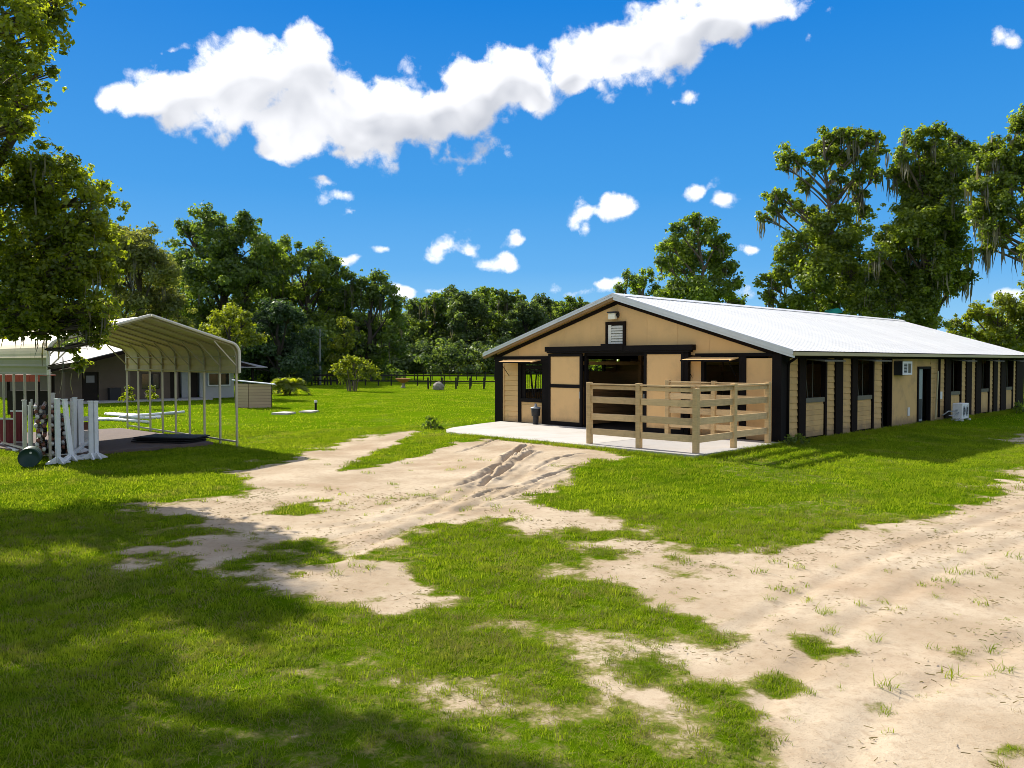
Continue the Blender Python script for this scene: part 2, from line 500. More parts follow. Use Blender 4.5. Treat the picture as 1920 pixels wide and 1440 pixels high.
def GP(pts, z=-.2): return [px_ground(a, b, z) for a, b in pts]
SAND = [  # (outline, full strength)
 (GP([(545,855),(645,830),(730,815),(790,813),(870,824),(960,829),(1030,836),(1100,850),(1165,862),(1100,882),(1060,905),(1000,935),(1010,945),(1100,955),(1170,975),(1160,990),(1060,1000),(1000,1002),(930,980),(880,972),(820,985),(750,1015),(650,1025),(580,1010),(505,1005),(520,1030),(570,1048),(640,1055),(720,1062),(745,1095),(790,1130),(720,1120),(640,1100),(560,1095),(520,1075),(400,1062),(335,1052),(370,1020),(430,1000),(390,985),(360,960),(310,940),(400,930),(480,905),(470,880)]), 1.0),
 (GP([(1430,1035),(1330,1060),(1215,1080),(1250,1105),(1330,1140),(1345,1180),(1300,1225),(1250,1255),(1225,1285),(1290,1320),(1370,1370),(1450,1450),(1500,1700),(3200,1700),(3200,860),(1925,880),(1860,905),(1800,940),(1740,985),(1660,1005),(1560,1012)]), 1.0),
 (GP([(1050,1068),(1130,1075),(1215,1090),(1340,1066),(1460,1040),(1500,1012),(1380,1020),(1320,1035),(1200,1018),(1150,1012),(1140,1022),(1260,1038),(1290,1048),(1200,1066),(1100,1058)]), .8),
 (GP([(690,1275),(750,1255),(820,1268),(920,1285),(1010,1325),(1040,1370),(960,1360),(860,1330),(800,1295),(740,1292)]), .62),
 (GP([(1050,1225),(1120,1190),(1200,1195),(1250,1225),(1180,1240),(1120,1238)]), .62),
 (GP([(980,1170),(1330,1165),(1450,1280),(1520,1460),(1340,1460),(1180,1330)]), .56),
 (GP([(1880,815),(1960,805),(2100,830),(2100,870),(1905,835)]), .7),
]
GRASS_IN = [GP(p) for p in (
 [(790,812),(740,836),(660,862),(640,880),(700,873),(800,851),(870,837),(930,829),(860,816)],
 [(515,957),(560,936),(605,934),(565,962)], [(1060,882),(1130,872),(1150,888),(1080,898)],
 [(1415,1285),(1440,1250),(1500,1262),(1510,1295),(1470,1305)], [(1345,1190),(1400,1180),(1405,1198),(1360,1205)],
 [(1440,1185),(1500,1183),(1560,1210),(1540,1228),(1480,1195)], [(1850,1390),(1900,1385),(1930,1410),(1880,1415)],
 [(1640,1290),(1680,1310),(1650,1320)], [(1760,1215),(1800,1210),(1830,1235),(1790,1240)], [(1380,1300),(1440,1330),(1480,1360),(1420,1350)], [(1285,1275),(1390,1290),(1455,1400),(1400,1440),(1330,1360)], [(1190,1230),(1260,1240),(1290,1275),(1220,1270)],
)]
RUTS = [(GP([(985,836),(955,851),(930,867),(900,881),(862,896)], -.05), .075, .17), (GP([(1003,845),(975,857),(945,873),(915,888)], -.05), .06, .13),
        (GP([(925,870),(920,884),(903,896)], -.05), .05, .10), (GP([(1075,868),(1030,879),(985,893)], -.05), .05, .07), (GP([(985,843),(940,862),(905,873)], -.05), .04, .06),
        (GP([(1010,896),(960,916),(890,936)], -.1), .06, .07), (GP([(935,822),(905,832),(860,840)], -.05), .05, .05), (GP([(1090,850),(1040,858),(1000,872)], -.05), .05, .06), (GP([(960,900),(930,905),(880,925)], -.1), .04, .05)]
MOUND = px_ground(1010, 858, -.05)
TRACKS = [GP([(868,893),(800,930),(700,972),(600,1000)], -.1), GP([(918,887),(850,930),(760,978),(690,1000)], -.1), GP([(1000,872),(940,905),(860,950)], -.1), GP([(1985,930),(1700,1020),(1500,1110),(1380,1180)]), GP([(2050,960),(1760,1070),(1560,1190),(1420,1330)]), GP([(2200,1100),(1900,1200),(1650,1330),(1560,1460)]),
          GP([(1300,900),(1100,930),(800,960),(600,985)]), GP([(1150,880),(950,925),(760,990),(620,1050)])]

def to_local(x, y):
    dx = x - BC.x; dy = y - BC.y
    return dx * UX.x + dy * UX.y, dx * UY.x + dy * UY.y

def gz(x, y):
    x = np.asarray(x, float); y = np.asarray(y, float)
    lx, ly = to_local(x, y)
    # distance outside the rectangle of barn and slab
    qx = np.maximum(np.maximum(-12.2 - lx, lx - .1), 0); qy = np.maximum(np.maximum(-4.9 - ly, ly - 26), 0)
    d = np.hypot(qx, qy)
    rise = -.05 - .05 * sstep(lx, -6, 0) * sstep(-ly, 1, 4.5)
    z = rise + (-.22 - rise) * sstep(d, .2, 4.5)
    z = np.where(d <= .02, -.10, z)
    far = np.hypot(x, y)
    z = z + fbm(x * .22, y * .22, 3, 3) * .10 * sstep(d, .3, 3.0) * (1 - sstep(far, 40, 70))
    z = z + .10 * np.exp(-((x - MOUND[0]) ** 2 + (y - MOUND[1]) ** 2) / 3.0) * (d > .03)
    near = far < 36
    if near.any():
        xn, yn = x[near] if x.ndim else x, y[near] if y.ndim else y
        dz = fbm(xn * 1.7, yn * 1.7, 9, 4) * .022
        for pts, wd, dep in RUTS:
            q = seg_d(xn, yn, pts)
            jag = .7 + 1.1 * (vnoise(xn * 2.7, yn * 2.7, 5))
            dep = dep * .55; q = q + fbm(xn * 6, yn * 6, 13, 3) * .16
            jag = np.clip(jag * (.25 + 1.4 * vnoise(xn * 1.3 + dep * 40, yn * 1.3, 8)), 0, 1.6)
            dz = dz - dep * 1.2 * jag * np.exp(-(q / wd) ** 2) + dep * .45 * jag * np.exp(-((q - 2.4 * wd) / (1.2 * wd)) ** 2)
        for pts in TRACKS:
            q = seg_d(xn, yn, pts)
            dz = dz - .020 * np.exp(-(q / .11) ** 2) + .009 * np.exp(-((q - .22) / .10) ** 2)
        dn = d[near] if x.ndim else d
        dz = np.where(dn <= .25, np.minimum(dz, 0.0) * .3, dz)
        if x.ndim: z[near] += dz
        else: z = z + dz
    return z

def gz1(x, y): return float(gz(np.array([x]), np.array([y]))[0])

def sandness(x, y):
    n = fbm(x * .55, y * .55, 21, 4) * 1.0 + fbm(x * 2.3, y * 2.3, 33, 3) * .75
    s = np.full(x.shape, -1.0)
    for poly, wt in SAND:
        sdv = poly_sd(poly, x, y)
        v = sstep(sdv + n * 2.1, -.85, .65) * wt
        s = np.maximum(s, v)
    g = np.zeros(x.shape)
    for poly in GRASS_IN:
        g = np.maximum(g, sstep(poly_sd(poly, x, y) + n * .95 - .05, -.28, .30))
    s = s * (1 - .82 * g)
    # thin worn lawn
    s = np.maximum(s, .30 * sstep(fbm(x * .35, y * .35, 55, 4), .08, .22))
    return np.clip(s, 0, 1)

def axis(lo, hi, step, end_lo, end_hi, g=1.13):
    a = list(np.arange(lo, hi + 1e-6, step)); s = step
    while a[-1] < end_hi: s *= g; a.append(a[-1] + s)
    s = step; b = [lo]
    while b[-1] > end_lo: s *= g; b.append(b[-1] - s)
    return np.array(list(reversed(b[1:])) + a)

def build_ground():
    def fine(a, lo, hi, step):
        return np.concatenate([a[a < lo - .01], np.arange(lo, hi, step), a[a > hi + .01]])
    xs = fine(axis(-13.5, 15.5, .09, -1600, 1600), -1.9, 1.7, .03); ys = fine(axis(3.6, 29.5, .09, -600, 2400), 15.8, 22.6, .035)
    X, Y = np.meshgrid(xs, ys)
    x = X.ravel(); y = Y.ravel()
    z = gz(x, y)
    nx, ny = len(xs), len(ys)
    me = bpy.data.meshes.new('ground')
    me.vertices.add(nx * ny)
    me.vertices.foreach_set('co', np.stack([x, y, z], 1).astype(np.float32).ravel())
    i = np.arange((nx - 1) * (ny - 1)); r = i // (nx - 1); c = i % (nx - 1)
    a = r * nx + c
    q = np.stack([a, a + 1, a + nx + 1, a + nx], 1)
    me.loops.add(q.size); me.polygons.add(len(q))
    me.loops.foreach_set('vertex_index', q.ravel().astype(np.int32))
    me.polygons.foreach_set('loop_start', (np.arange(len(q)) * 4).astype(np.int32))
    me.polygons.foreach_set('use_smooth', np.ones(len(q), bool))
    at = me.attributes.new('sand', 'FLOAT', 'POINT')
    at.data.foreach_set('value', sandness(x, y).astype(np.float32))
    me.update(calc_edges=True)
    o = bpy.data.objects.new('ground', me); COL.objects.link(o)
    o['kind'] = 'structure'
    m = bpy.data.materials.new('lawn_and_sand'); m.use_nodes = True
    t = m.node_tree; w = NT(t); b = t.nodes['Principled BSDF']
    g = w.n('ShaderNodeNewGeometry'); P = g.outputs['Position']
    sa = w.n('ShaderNodeAttribute', attribute_name='sand').outputs['Fac']
    nf = w.noise(P, 5.0, 6, .68); nb = w.noise(P, 22, 5, .7)
    mk = w.math('ADD', sa, w.math('MULTIPLY', w.math('SUBTRACT', nf, .5), 1.1))
    mk = w.math('ADD', mk, w.math('MULTIPLY', w.math('SUBTRACT', nb, .5), .5))
    mkr = mk; mk = w.smooth(mkr, .42, .72)
    # lawn
    n1 = w.noise(P, .10, 5, .6); n2 = w.noise(w.vmath('MULTIPLY', P, (1, .55, 1)), .8, 6, .65); n3 = w.noise(P, 30, 4, .7)
    lawn = w.mix(w.smooth(n1, .35, .65), (.074, .140, .002, 1), (.104, .170, .003, 1))
    lawn = w.mix(w.math('MULTIPLY', w.smooth(n2, .42, .75), .5), lawn, (.068, .130, .002, 1))
    lawn = w.mix(w.math('MULTIPLY', w.smooth(n3, .45, .8), .45), lawn, (.048, .095, .003, 1))
    sp = w.n('ShaderNodeSeparateXYZ'); w.put(sp.inputs[0], P)
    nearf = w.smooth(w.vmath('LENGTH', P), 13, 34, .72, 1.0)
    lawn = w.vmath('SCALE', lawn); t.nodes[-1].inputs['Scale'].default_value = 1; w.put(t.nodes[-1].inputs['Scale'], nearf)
    thatch = w.mix(w.smooth(n3, .4, .7), (.150, .140, .040, 1), (.270, .225, .095, 1))
    lawn = w.mix(w.math('MULTIPLY', w.smooth(mkr, .22, .50), w.smooth(w.vmath('LENGTH', P), 22, 40, .85, .35)), lawn, thatch)
    # sand
    s1 = w.noise(P, .7, 6, .62); s2 = w.noise(P, 9, 6, .7); s3 = w.noise(w.vmath('MULTIPLY', P, (1, 1, 1)), 60, 3, .7)
    sand = w.mix(w.smooth(s1, .3, .7), (.345, .270, .187, 1), (.50, .415, .307, 1))
    sand = w.mix(w.math('MULTIPLY', w.smooth(w.noise(P, .33, 5, .65), .48, .70), .55), sand, (.33, .235, .155, 1))
    sand = w.mix(w.math('MULTIPLY', w.smooth(s2, .46, .74), .6), sand, (.29, .21, .135, 1))
    sand = w.mix(w.math('MULTIPLY', w.smooth(s3, .55, .72), .6), sand, (.19, .14, .085, 1))
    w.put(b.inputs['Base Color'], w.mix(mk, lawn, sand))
    b.inputs['Roughness'].default_value = 1.0
    b.inputs['Specular IOR Level'].default_value = .0
    h = w.math('ADD', w.math('MULTIPLY', s2, .7), w.math('MULTIPLY', s3, .35))
    h = w.math('ADD', h, w.math('MULTIPLY', w.noise(P, 2.6, 5, .6), .7))
    bp = w.n('ShaderNodeBump'); bp.inputs['Strength'].default_value = .6; bp.inputs['Distance'].default_value = .022
    w.put(bp.inputs['Height'], h); w.put(b.inputs['Normal'], bp.outputs[0])
    me.materials.append(m)
build_ground()

# ------------------------------------------------------------------ grass blades
def blade_mat(name, c1, c2, trans):
    m = bpy.data.materials.new(name); m.use_nodes = True
    t = m.node_tree; w = NT(t); t.nodes.remove(t.nodes['Principled BSDF']); out = t.nodes['Material Output']
    g = w.n('ShaderNodeNewGeometry')
    at = w.n('ShaderNodeAttribute', attribute_name='tint').outputs['Fac']
    oi = w.n('ShaderNodeObjectInfo').outputs['Random']
    big = w.smooth(w.noise(g.outputs['Position'], .35, 4, .6), .36, .66)
    k = w.math('ADD', w.math('MULTIPLY', at, .42), w.math('ADD', w.math('MULTIPLY', oi, .26), w.math('MULTIPLY', big, .30)), clamp=True)
    c = w.mix(k, (*c1, 1), (*c2, 1))
    worn = w.math('MULTIPLY', w.smooth(w.noise(g.outputs['Position'], .9, 5, .65), .50, .72), .62)
    c = w.mix(worn, c, (.27, .235, .085, 1))
    deep = w.math('MULTIPLY', w.smooth(w.noise(w.vmath('ADD', g.outputs['Position'], (31, 7, 0)), .55, 4, .6), .50, .72), .55)
    c = w.mix(deep, c, (.065, .125, .018, 1))
    df = w.n('ShaderNodeBsdfDiffuse'); w.put(df.inputs[0], c)
    tr = w.n('ShaderNodeBsdfTranslucent'); w.put(tr.inputs[0], w.vmath('MULTIPLY', c, (1.2, 1.15, .6)))
    mx = w.n('ShaderNodeMixShader'); mx.inputs[0].default_value = trans
    t.links.new(df.outputs[0], mx.inputs[1]); t.links.new(tr.outputs[0], mx.inputs[2]); t.links.new(mx.outputs[0], out.inputs[0])
    return m
MT['blade'] = blade_mat('grass_blade', (.085, .160, .006), (.370, .455, .030), .52)
MT['blade_dry'] = blade_mat('dry_grass_blade', (.15, .13, .045), (.36, .30, .14), .3)
MT['litter'] = blade_mat('straw_litter', (.13, .11, .045), (.33, .27, .16), .2)

def tuft_mesh(name, n, rad, hmin, hmax, wid, mat, lean=.5, flat=False):
    v = []; f = []; tint = []
    for i in range(n):
        a = random.uniform(0, 6.283); r = rad * math.sqrt(random.random()); bx, by = r * math.cos(a), r * math.sin(a)
        h = random.uniform(hmin, hmax); da = random.uniform(0, 6.283); ln = h * random.uniform(.15, 1.0) * lean * 1.6
        dx, dy = math.cos(da), math.sin(da); sx, sy = -dy, dx; w2 = wid / 2 * random.uniform(.7, 1.2)
        tn = random.random(); i0 = len(v)
        for (t, ww) in ((0, 1.0), (.5, .8), (1.0, .12)):
            z = h * t * (1 - .35 * lean * t) if not flat else .004 + .012 * t * random.random()
            o = ln * t * t if not flat else h * t
            for sgn in (-1, 1):
                v.append((bx + dx * o + sx * w2 * ww * sgn, by + dy * o + sy * w2 * ww * sgn, z + (0.006 if flat and sgn > 0 else 0)))
                tint.append(tn)
        f += [(i0, i0 + 1, i0 + 3, i0 + 2), (i0 + 2, i0 + 3, i0 + 5, i0 + 4)]
    me = bpy.data.meshes.new(name); me.from_pydata(v, [], f); me.materials.append(mat)
    at = me.attributes.new('tint', 'FLOAT', 'POINT'); at.data.foreach_set('value', np.array(tint, np.float32))
    return me

def scatter(name, pts, rot, scl, meshes):
    """one object of instanced tufts on points"""
    col = bpy.data.collections.new(name + '_sources')
    for i, m in enumerate(meshes):
        col.objects.link(bpy.data.objects.new(name + '_source', m))
    me = bpy.data.meshes.new(name)
    me.vertices.add(len(pts)); me.vertices.foreach_set('co', pts.astype(np.float32).ravel())
    a = me.attributes.new('spin', 'FLOAT', 'POINT'); a.data.foreach_set('value', rot.astype(np.float32))
    a = me.attributes.new('size', 'FLOAT', 'POINT'); a.data.foreach_set('value', scl.astype(np.float32))
    o = bpy.data.objects.new(name, me); COL.objects.link(o); o['kind'] = 'stuff'
    ng = bpy.data.node_groups.new(name, 'GeometryNodeTree')
    ng.interface.new_socket('Geometry', in_out='INPUT', socket_type='NodeSocketGeometry')
    ng.interface.new_socket('Geometry', in_out='OUTPUT', socket_type='NodeSocketGeometry')
    N = ng.nodes; L = ng.links
    gi = N.new('NodeGroupInput'); go = N.new('NodeGroupOutput')
    ip = N.new('GeometryNodeInstanceOnPoints'); ci = N.new('GeometryNodeCollectionInfo')
    ci.inputs['Collection'].default_value = col; ci.inputs['Separate Children'].default_value = True; ci.inputs['Reset Children'].default_value = True
    ip.inputs['Pick Instance'].default_value = True
    def attr(nm):
        q = N.new('GeometryNodeInputNamedAttribute'); q.data_type = 'FLOAT'; q.inputs['Name'].default_value = nm; return q.outputs['Attribute']
    cx = N.new('ShaderNodeCombineXYZ'); L.new(attr('spin'), cx.inputs[2])
    er = N.new('FunctionNodeEulerToRotation'); L.new(cx.outputs[0], er.inputs[0])
    L.new(gi.outputs[0], ip.inputs['Points']); L.new(ci.outputs[0], ip.inputs['Instance'])
    L.new(er.outputs[0], ip.inputs['Rotation']); L.new(attr('size'), ip.inputs['Scale']); L.new(ip.outputs[0], go.inputs[0])
    md = o.modifiers.new('scatter', 'NODES'); md.node_group = ng
    return o

def sample_field(d0, d1, dens, side=.74):
    """random ground points in the wedge the camera can see, between distances d0 and d1"""
    area = side * (d1 * d1 - d0 * d0)
    n = int(area * dens)
    y = np.sqrt(rng.uniform(d0 * d0, d1 * d1, n)); x = rng.uniform(-side, side, n) * y
    return x, y

def clear_of_building(x, y):
    lx, ly = to_local(x, y)
    inb = (lx > -12.5) & (lx < .10) & (ly > -.15) & (ly < 26.3)
    slab = poly_sd(SLAB_W, x, y) > -.01
    cp = poly_sd(CP_FLOOR_W, x, y) > .15
    return ~(inb | slab | cp)

SLAB_L = [(.2, -4.83), (-5.6, -4.88), (-8.6, -4.98), (-9.7, -4.75), (-10.5, -4.2), (-10.95, -3.5), (-11.6, -1.5), (-11.95, -.14), (.2, -.14)]
SLAB_W = [tuple(L2W(*p)[:2]) for p in SLAB_L]
CP_FLOOR_L = [(-12.6, -16.1), (-13.2, -11.5), (-17.5, -11.4), (-21.0, -11.6), (-21.4, -16.0), (-17.0, -16.9)]
CP_FLOOR_W = [tuple(L2W(*p)[:2]) for p in CP_FLOOR_L]

def build_grass():
    lush = [tuft_mesh('grass_tuft', 17, .075, .025, .065, .0055, MT['blade'], .85) for _ in range(5)]
    tall = [tuft_mesh('grass_tuft_tall', 14, .06, .05, .11, .006, MT['blade'], .7) for _ in range(2)]
    dry = [tuft_mesh('dry_tuft', 12, .08, .03, .07, .005, MT['blade_dry'], .95) for _ in range(2)]
    wide = [tuft_mesh('grass_tuft_wide', 18, .20, .05, .11, .015, MT['blade'], .7) for _ in range(4)]
    vast = [tuft_mesh('grass_tuft_far', 16, .50, .06, .14, .04, MT['blade'], .7) for _ in range(3)]
    lit = [tuft_mesh('litter', 6, .18, .012, .075, .0035, MT['litter'], .5, flat=True) for _ in range(4)]
    P, S = [], []
    for (d0, d1, dens, sc) in ((3.7, 8.5, 430, 1.0), (8.5, 14, 190, 1.25)):
        x, y = sample_field(d0, d1, dens)
        s = sandness(x, y) + fbm(x * 3.2, y * 3.2, 71, 4) * .75
        keep = (rng.random(len(x)) < np.clip(1.10 - s * 1.75, 0.008, 1)) & clear_of_building(x, y)
        x, y = x[keep], y[keep]
        P.append(np.stack([x, y, gz(x, y) - .004], 1)); S.append(sc * rng.uniform(.6, 1.25, len(x)) * (1 - .35 * np.clip(s[keep], 0, 1)))
    P = np.concatenate(P); S = np.concatenate(S)
    scatter('grass', P, rng.uniform(0, 6.28, len(P)), S, lush + lush[:3] + tall + dry + dry + [tuft_mesh('clover', 9, .07, .02, .045, .016, MT['blade'], 1.0)])
    x, y = sample_field(14, 31, 42); s = sandness(x, y) + fbm(x * 2.2, y * 2.2, 71, 4) * .6
    keep = (rng.random(len(x)) < np.clip(1.12 - s * 1.8, 0.003, 1)) & clear_of_building(x, y)
    x, y = x[keep], y[keep]
    P = np.stack([x, y, gz(x, y) - .004], 1)
    scatter('grass', P, rng.uniform(0, 6.28, len(P)), rng.uniform(.55, 1.15, len(P)), wide)
    x, y = sample_field(31, 120, 2.6)
    keep = clear_of_building(x, y); x, y = x[keep], y[keep]
    P = np.stack([x, y, gz(x, y) - .01], 1)
    scatter('grass', P, rng.uniform(0, 6.28, len(P)), rng.uniform(.5, 1.1, len(P)), vast)
    # straw and roots lying on the sand, and straggling weeds in it
    x, y = sample_field(3.7, 17, 20); s = sandness(x, y)
    keep = (s > .3) & (rng.random(len(x)) < .2 + .8 * sstep(fbm(x * .8, y * .8, 91, 3), -.05, .2)) & clear_of_building(x, y); x, y = x[keep], y[keep]
    P = np.stack([x, y, gz(x, y) + .004], 1)
    scatter('straw', P, rng.uniform(0, 6.28, len(P)), rng.uniform(.5, 1.2, len(P)), lit)
    weeds = [tuft_mesh('sand_weed', 22, .09, .05, .13, .007, MT['blade'], 1.1) for _ in range(3)]
    x, y = sample_field(3.7, 22, 5.0); s = sandness(x, y)
    keep = (s > .5) & (fbm(x * .6, y * .6, 97, 3) > .10) & clear_of_building(x, y) & (rng.random(len(x)) < .6); x, y = x[keep], y[keep]
    P = np.stack([x, y, gz(x, y) - .004], 1)
    scatter('weeds', P, rng.uniform(0, 6.28, len(P)), rng.uniform(.5, 1.3, len(P)), weeds)
    # longer grass against the foot of the barn and along the slab edge
    lx = rng.uniform(.12, .75, 1500); ly = rng.uniform(-.1, 26, 1500)
    lx2 = rng.uniform(.22, .45, 420); ly2 = rng.uniform(-4.9, -.2, 420)
    lx3 = rng.uniform(-8.5, .3, 700); ly3 = rng.uniform(-5.35, -4.98, 700)
    lx = np.concatenate([lx, lx2, lx3]); ly = np.concatenate([ly, ly2, ly3])
    x = BC.x + UX.x * lx + UY.x * ly; y = BC.y + UX.y * lx + UY.y * ly
    P = np.stack([x, y, gz(x, y) - .004], 1)
    edge = [tuft_mesh('edge_tuft', 16, .14, .06, .19, .011, MT['blade'], .7) for _ in range(3)]
    scatter('edge_grass', P, rng.uniform(0, 6.28, len(P)), rng.uniform(.4, 1.0, len(P)), edge)
build_grass()

# ------------------------------------------------------------------ concrete
def build_slabs():
    split = -3.55
    left = [(split, -4.865)] + SLAB_L[1:8] + [(split, -.14)]
    o = MB().prism([L2W(*p) for p in left], -.16, 0.0).build('concrete_slab', MT['concrete'], bevel=.012); o['kind'] = 'structure'
    right = [(.2, -4.83), (split + .012, -4.86), (split + .012, -.14), (.2, -.14)]
    o = MB().prism([L2W(*p) for p in right], -.22, -.003).build('concrete_pad', MT['concrete2'], bevel=.012); o['kind'] = 'structure'
    cp = [L2W(*p) for p in CP_FLOOR_L]
    o = MB().prism(cp, -.5, -.145).build('dirt_floor', MT['dirt']); o['kind'] = 'structure'
build_slabs()

# ------------------------------------------------------------------ barn
BW, BL = 12.3, 26.1
RIDGE, EAVE, OV = 4.74, 2.70, .5
SL = (RIDGE - EAVE) / (BW / 2 + OV)
def roof_under(x):       # underside of roof over local x
    return RIDGE - .07 - SL * abs(x + BW / 2)

barn = thing('barn', 'long tan horse barn with black trim and a white metal gable roof', 'barn', tuple(BC), RZ)
_cache = {}
def board(parent, name, x0, x1, y0, y1, z0, z1, mat):
    """a box part that shares its mesh with every other one of its size"""
    key = (name, round(abs(x1 - x0), 3), round(abs(y1 - y0), 3), round(abs(z1 - z0), 3), mat.name)
    if key not in _cache:
        sx, sy, sz = key[1] / 2, key[2] / 2, key[3] / 2
        _cache[key] = MB().box(-sx, sx, -sy, sy, -sz, sz).mesh(name, mat)
    return inst(_cache[key], name, parent, ((x0 + x1) / 2, (y0 + y1) / 2, (z0 + z1) / 2))

def lap_front(parent, x0, x1, z0, z1, mat, pitch=.2):
    n = int(round((z1 - z0) / pitch)); p = (z1 - z0) / n
    key = ('lapf', round(x1 - x0, 3), round(p, 3), mat.name)
    if key not in _cache:
        L = (x1 - x0) / 2
        _cache[key] = MB().prism_y([(-L, 0), (L, 0), (L, p - .006), (-L, p - .006)], -.0, .09).mesh('siding_board', mat)
        me = _cache[key]
        for v in me.vertices:      # lean the board so its lower edge stands proud
            if v.co.y < .01: v.co.y = -.022 * (1 - v.co.z / p)
    for i in range(n): inst(_cache[key], 'siding_board', parent, ((x0 + x1) / 2, 0, z0 + i * p))

def lap_side(parent, y0, y1, z0, z1, mat, pitch=.2, sgn=1, xw=0.0):
    n = int(round((z1 - z0) / pitch)); p = (z1 - z0) / n
    key = ('laps', round(y1 - y0, 3), round(p, 3), mat.name)
    if key not in _cache:
        L = (y1 - y0) / 2
        mb = MB().box(-.09, 0, -L, L, 0, p - .006)
        me = mb.mesh('siding_board', mat)
        for v in me.vertices:
            if v.co.x > -.01: v.co.x = .022 * (1 - v.co.z / p)
        _cache[key] = me
    for i in range(n): inst(_cache[key], 'siding_board', parent, (xw, (y0 + y1) / 2, z0 + i * p), (0, 0, 0 if sgn > 0 else math.pi))

def build_front():
    B = barn; tan, blk = MT['tan'], MT['black']
    P = lambda nm, u0, u1, y0, y1, z0, z1, mt: board(B, nm, -u1, -u0, y0, y1, z0, z1, mt)
    P('corner_post', 11.92, 12.36, -.06, .30, -.12, 2.47, blk)
    P('corner_post', -.06, .24, -.06, .46, -.12, 2.62, blk)
    lap_front(B, -11.92, -11.06, .02, 2.47, tan, .204)
    P('corner_board', 11.84, 11.92, -.035, -.026, .02, 2.47, tan)
    # left stall window
    wf = P('window_frame', 10.90, 11.06, -.045, .09, .02, 2.47, blk)
    P('sill', 9.76, 10.90, -.06, .10, .82, .96, blk)
    P('window_frame', 9.76, 10.90, -.03, .09, 2.30, 2.47, blk)
    lower = MB().box(-10.90, -9.76, .0, .09, .02, .82).build('lower_panel', tan, B)
    MB().box(-10.90, -9.76, -.008, -.001, .70, .715).build('joint', MT['tan_side'], lower)
    MB().box(-10.20, -10.17, -.02, -.001, .02, .50).build('hose', MT['black'], lower)
    P('post', 9.43, 9.76, -.05, .14, -.0, 2.47, blk)
    P('narrow_board', 9.34, 9.425, -.012, .10, .02, 2.47, tan)
    g = MB()
    for u in (10.62, 10.51, 10.40, 10.13, 10.02, 9.91): g.tube([(-u, .03, .95), (-u, .03, 2.02)], .013, 6)
    g.tube([(-10.42, .03, 2.0), (-10.28, .03, 1.02)], .030, 6); g.tube([(-10.10, .03, 2.0), (-10.24, .03, 1.02)], .030, 6)
    g.bar((-10.88, .03, 2.04), (-9.78, .03, 2.04), .05, .05); g.bar((-10.88, .03, 2.17), (-9.78, .03, 2.17), .03, .14)
    g.box(-10.88, -10.70, .01, .05, .96, 2.3)
    g.build('window_grille', MT['black'], B)
    def awning(u0, u1, z, out=.62):
        aw = MB().box(-u1, -u0, -out, -.06, 0, .035)
        me = aw.mesh('window_awning', tan)
        for v in me.vertices:
            v.co.z += z - (-v.co.y - .06) * .16
        o = inst(me, 'window_awning', B)
        e = MB()
        for u in (u0 + .08, u1 - .08): e.tube([(-u, -out + .08, z - .08), (-u, -.05, z - .62)], .011, 6)
        e.box(-u1, -u0, -out - .012, -out - .002, z - .10, z - .045)
        e.build('stay', MT['black'], o)
    awning(9.80, 11.62, 2.44)
    awning(1.36, 3.12, 2.50)
    # sliding doors
    def sliding(u0, u1, y, z1, mid=True):
        d = MB().box(-u1 + .10, -u0 - .10, y, y + .05, .10, z1 - .10).build('sliding_door', tan, B)
        f = MB()
        f.box(-u1, -u1 + .11, y - .03, y + .06, .02, z1); f.box(-u0 - .11, -u0, y - .03, y + .06, .02, z1)
        f.box(-u1 + .11, -u0 - .11, y - .03, y + .06, .02, .16); f.box(-u1 + .11, -u0 - .11, y - .03, y + .06, z1 - .12, z1)
        if mid: f.box(-u1 + .11, -u0 - .11, y - .025, y + .055, 1.42, 1.55)
        f.build('door_frame', blk, d, bevel=.006)
        h = MB().tube([(-u0 - .055 if u0 > 6 else -u1 + .055, y - .075, 1.05), (-u0 - .055 if u0 > 6 else -u1 + .055, y - .075, 1.30)], .014, 6)
        h.build('handle', MT['steel'], d)
    sliding(7.66, 9.33, -.13, 2.70)
    sliding(3.30, 4.90, -.13, 2.76)
    P('post', 3.14, 3.30, -.14, .10, -.0, 2.76, blk)
    P('jamb', 7.56, 7.655, -.02, .12, .0, 2.72, blk); P('jamb', 4.91, 4.99, -.02, .12, .0, 2.72, blk)
    P('door_track', 2.94, 9.43, -.24, -.005, 2.765, 2.95, blk)
    P('door_track_lip', 3.05, 9.36, -.21, -.015, 2.71, 2.76, MT['black'])
    P('track_cover', 5.72, 6.70, -.262, -.243, 2.80, 3.02, blk)
    P('header', 4.99, 7.56, -.01, .12, 2.60, 2.71, blk)
    # right hand bay
    P('siding_panel', 2.76, 3.135, .0, .09, .02, 2.55, tan)
    P('corner_board', 2.72, 2.757, -.015, .09, .02, 2.55, tan)
    P('window_frame', 2.60, 2.717, -.045, .09, .98, 2.55, blk); P('window_frame', 1.36, 2.60, -.03, .09, 2.38, 2.55, blk)
    P('sill', 1.36, 2.717, -.06, .10, .90, .975, blk)
    P('lower_panel', 1.36, 2.717, .0, .09, .02, .895, tan)
    P('post', 1.13, 1.355, -.05, .14, -.0, 2.55, blk)
    P('siding_panel', .30, 1.125, .0, .09, .0, 2.50, tan)
    P('corner_board', .245, .298, -.02, .09, .0, 2.50, tan)
    P('band_board', 9.44, 12.42, -.055, .10, 2.475, 2.60, blk)
    P('band_board', .245, 2.935, -.055, .10, 2.555, 2.66, blk)
    # gable sheets, each with its own sloping top
    edges = [12.30, 11.08, 9.86, 8.64, 7.42, 6.15, 4.88, 3.66, 2.44, 1.22, 0.0]
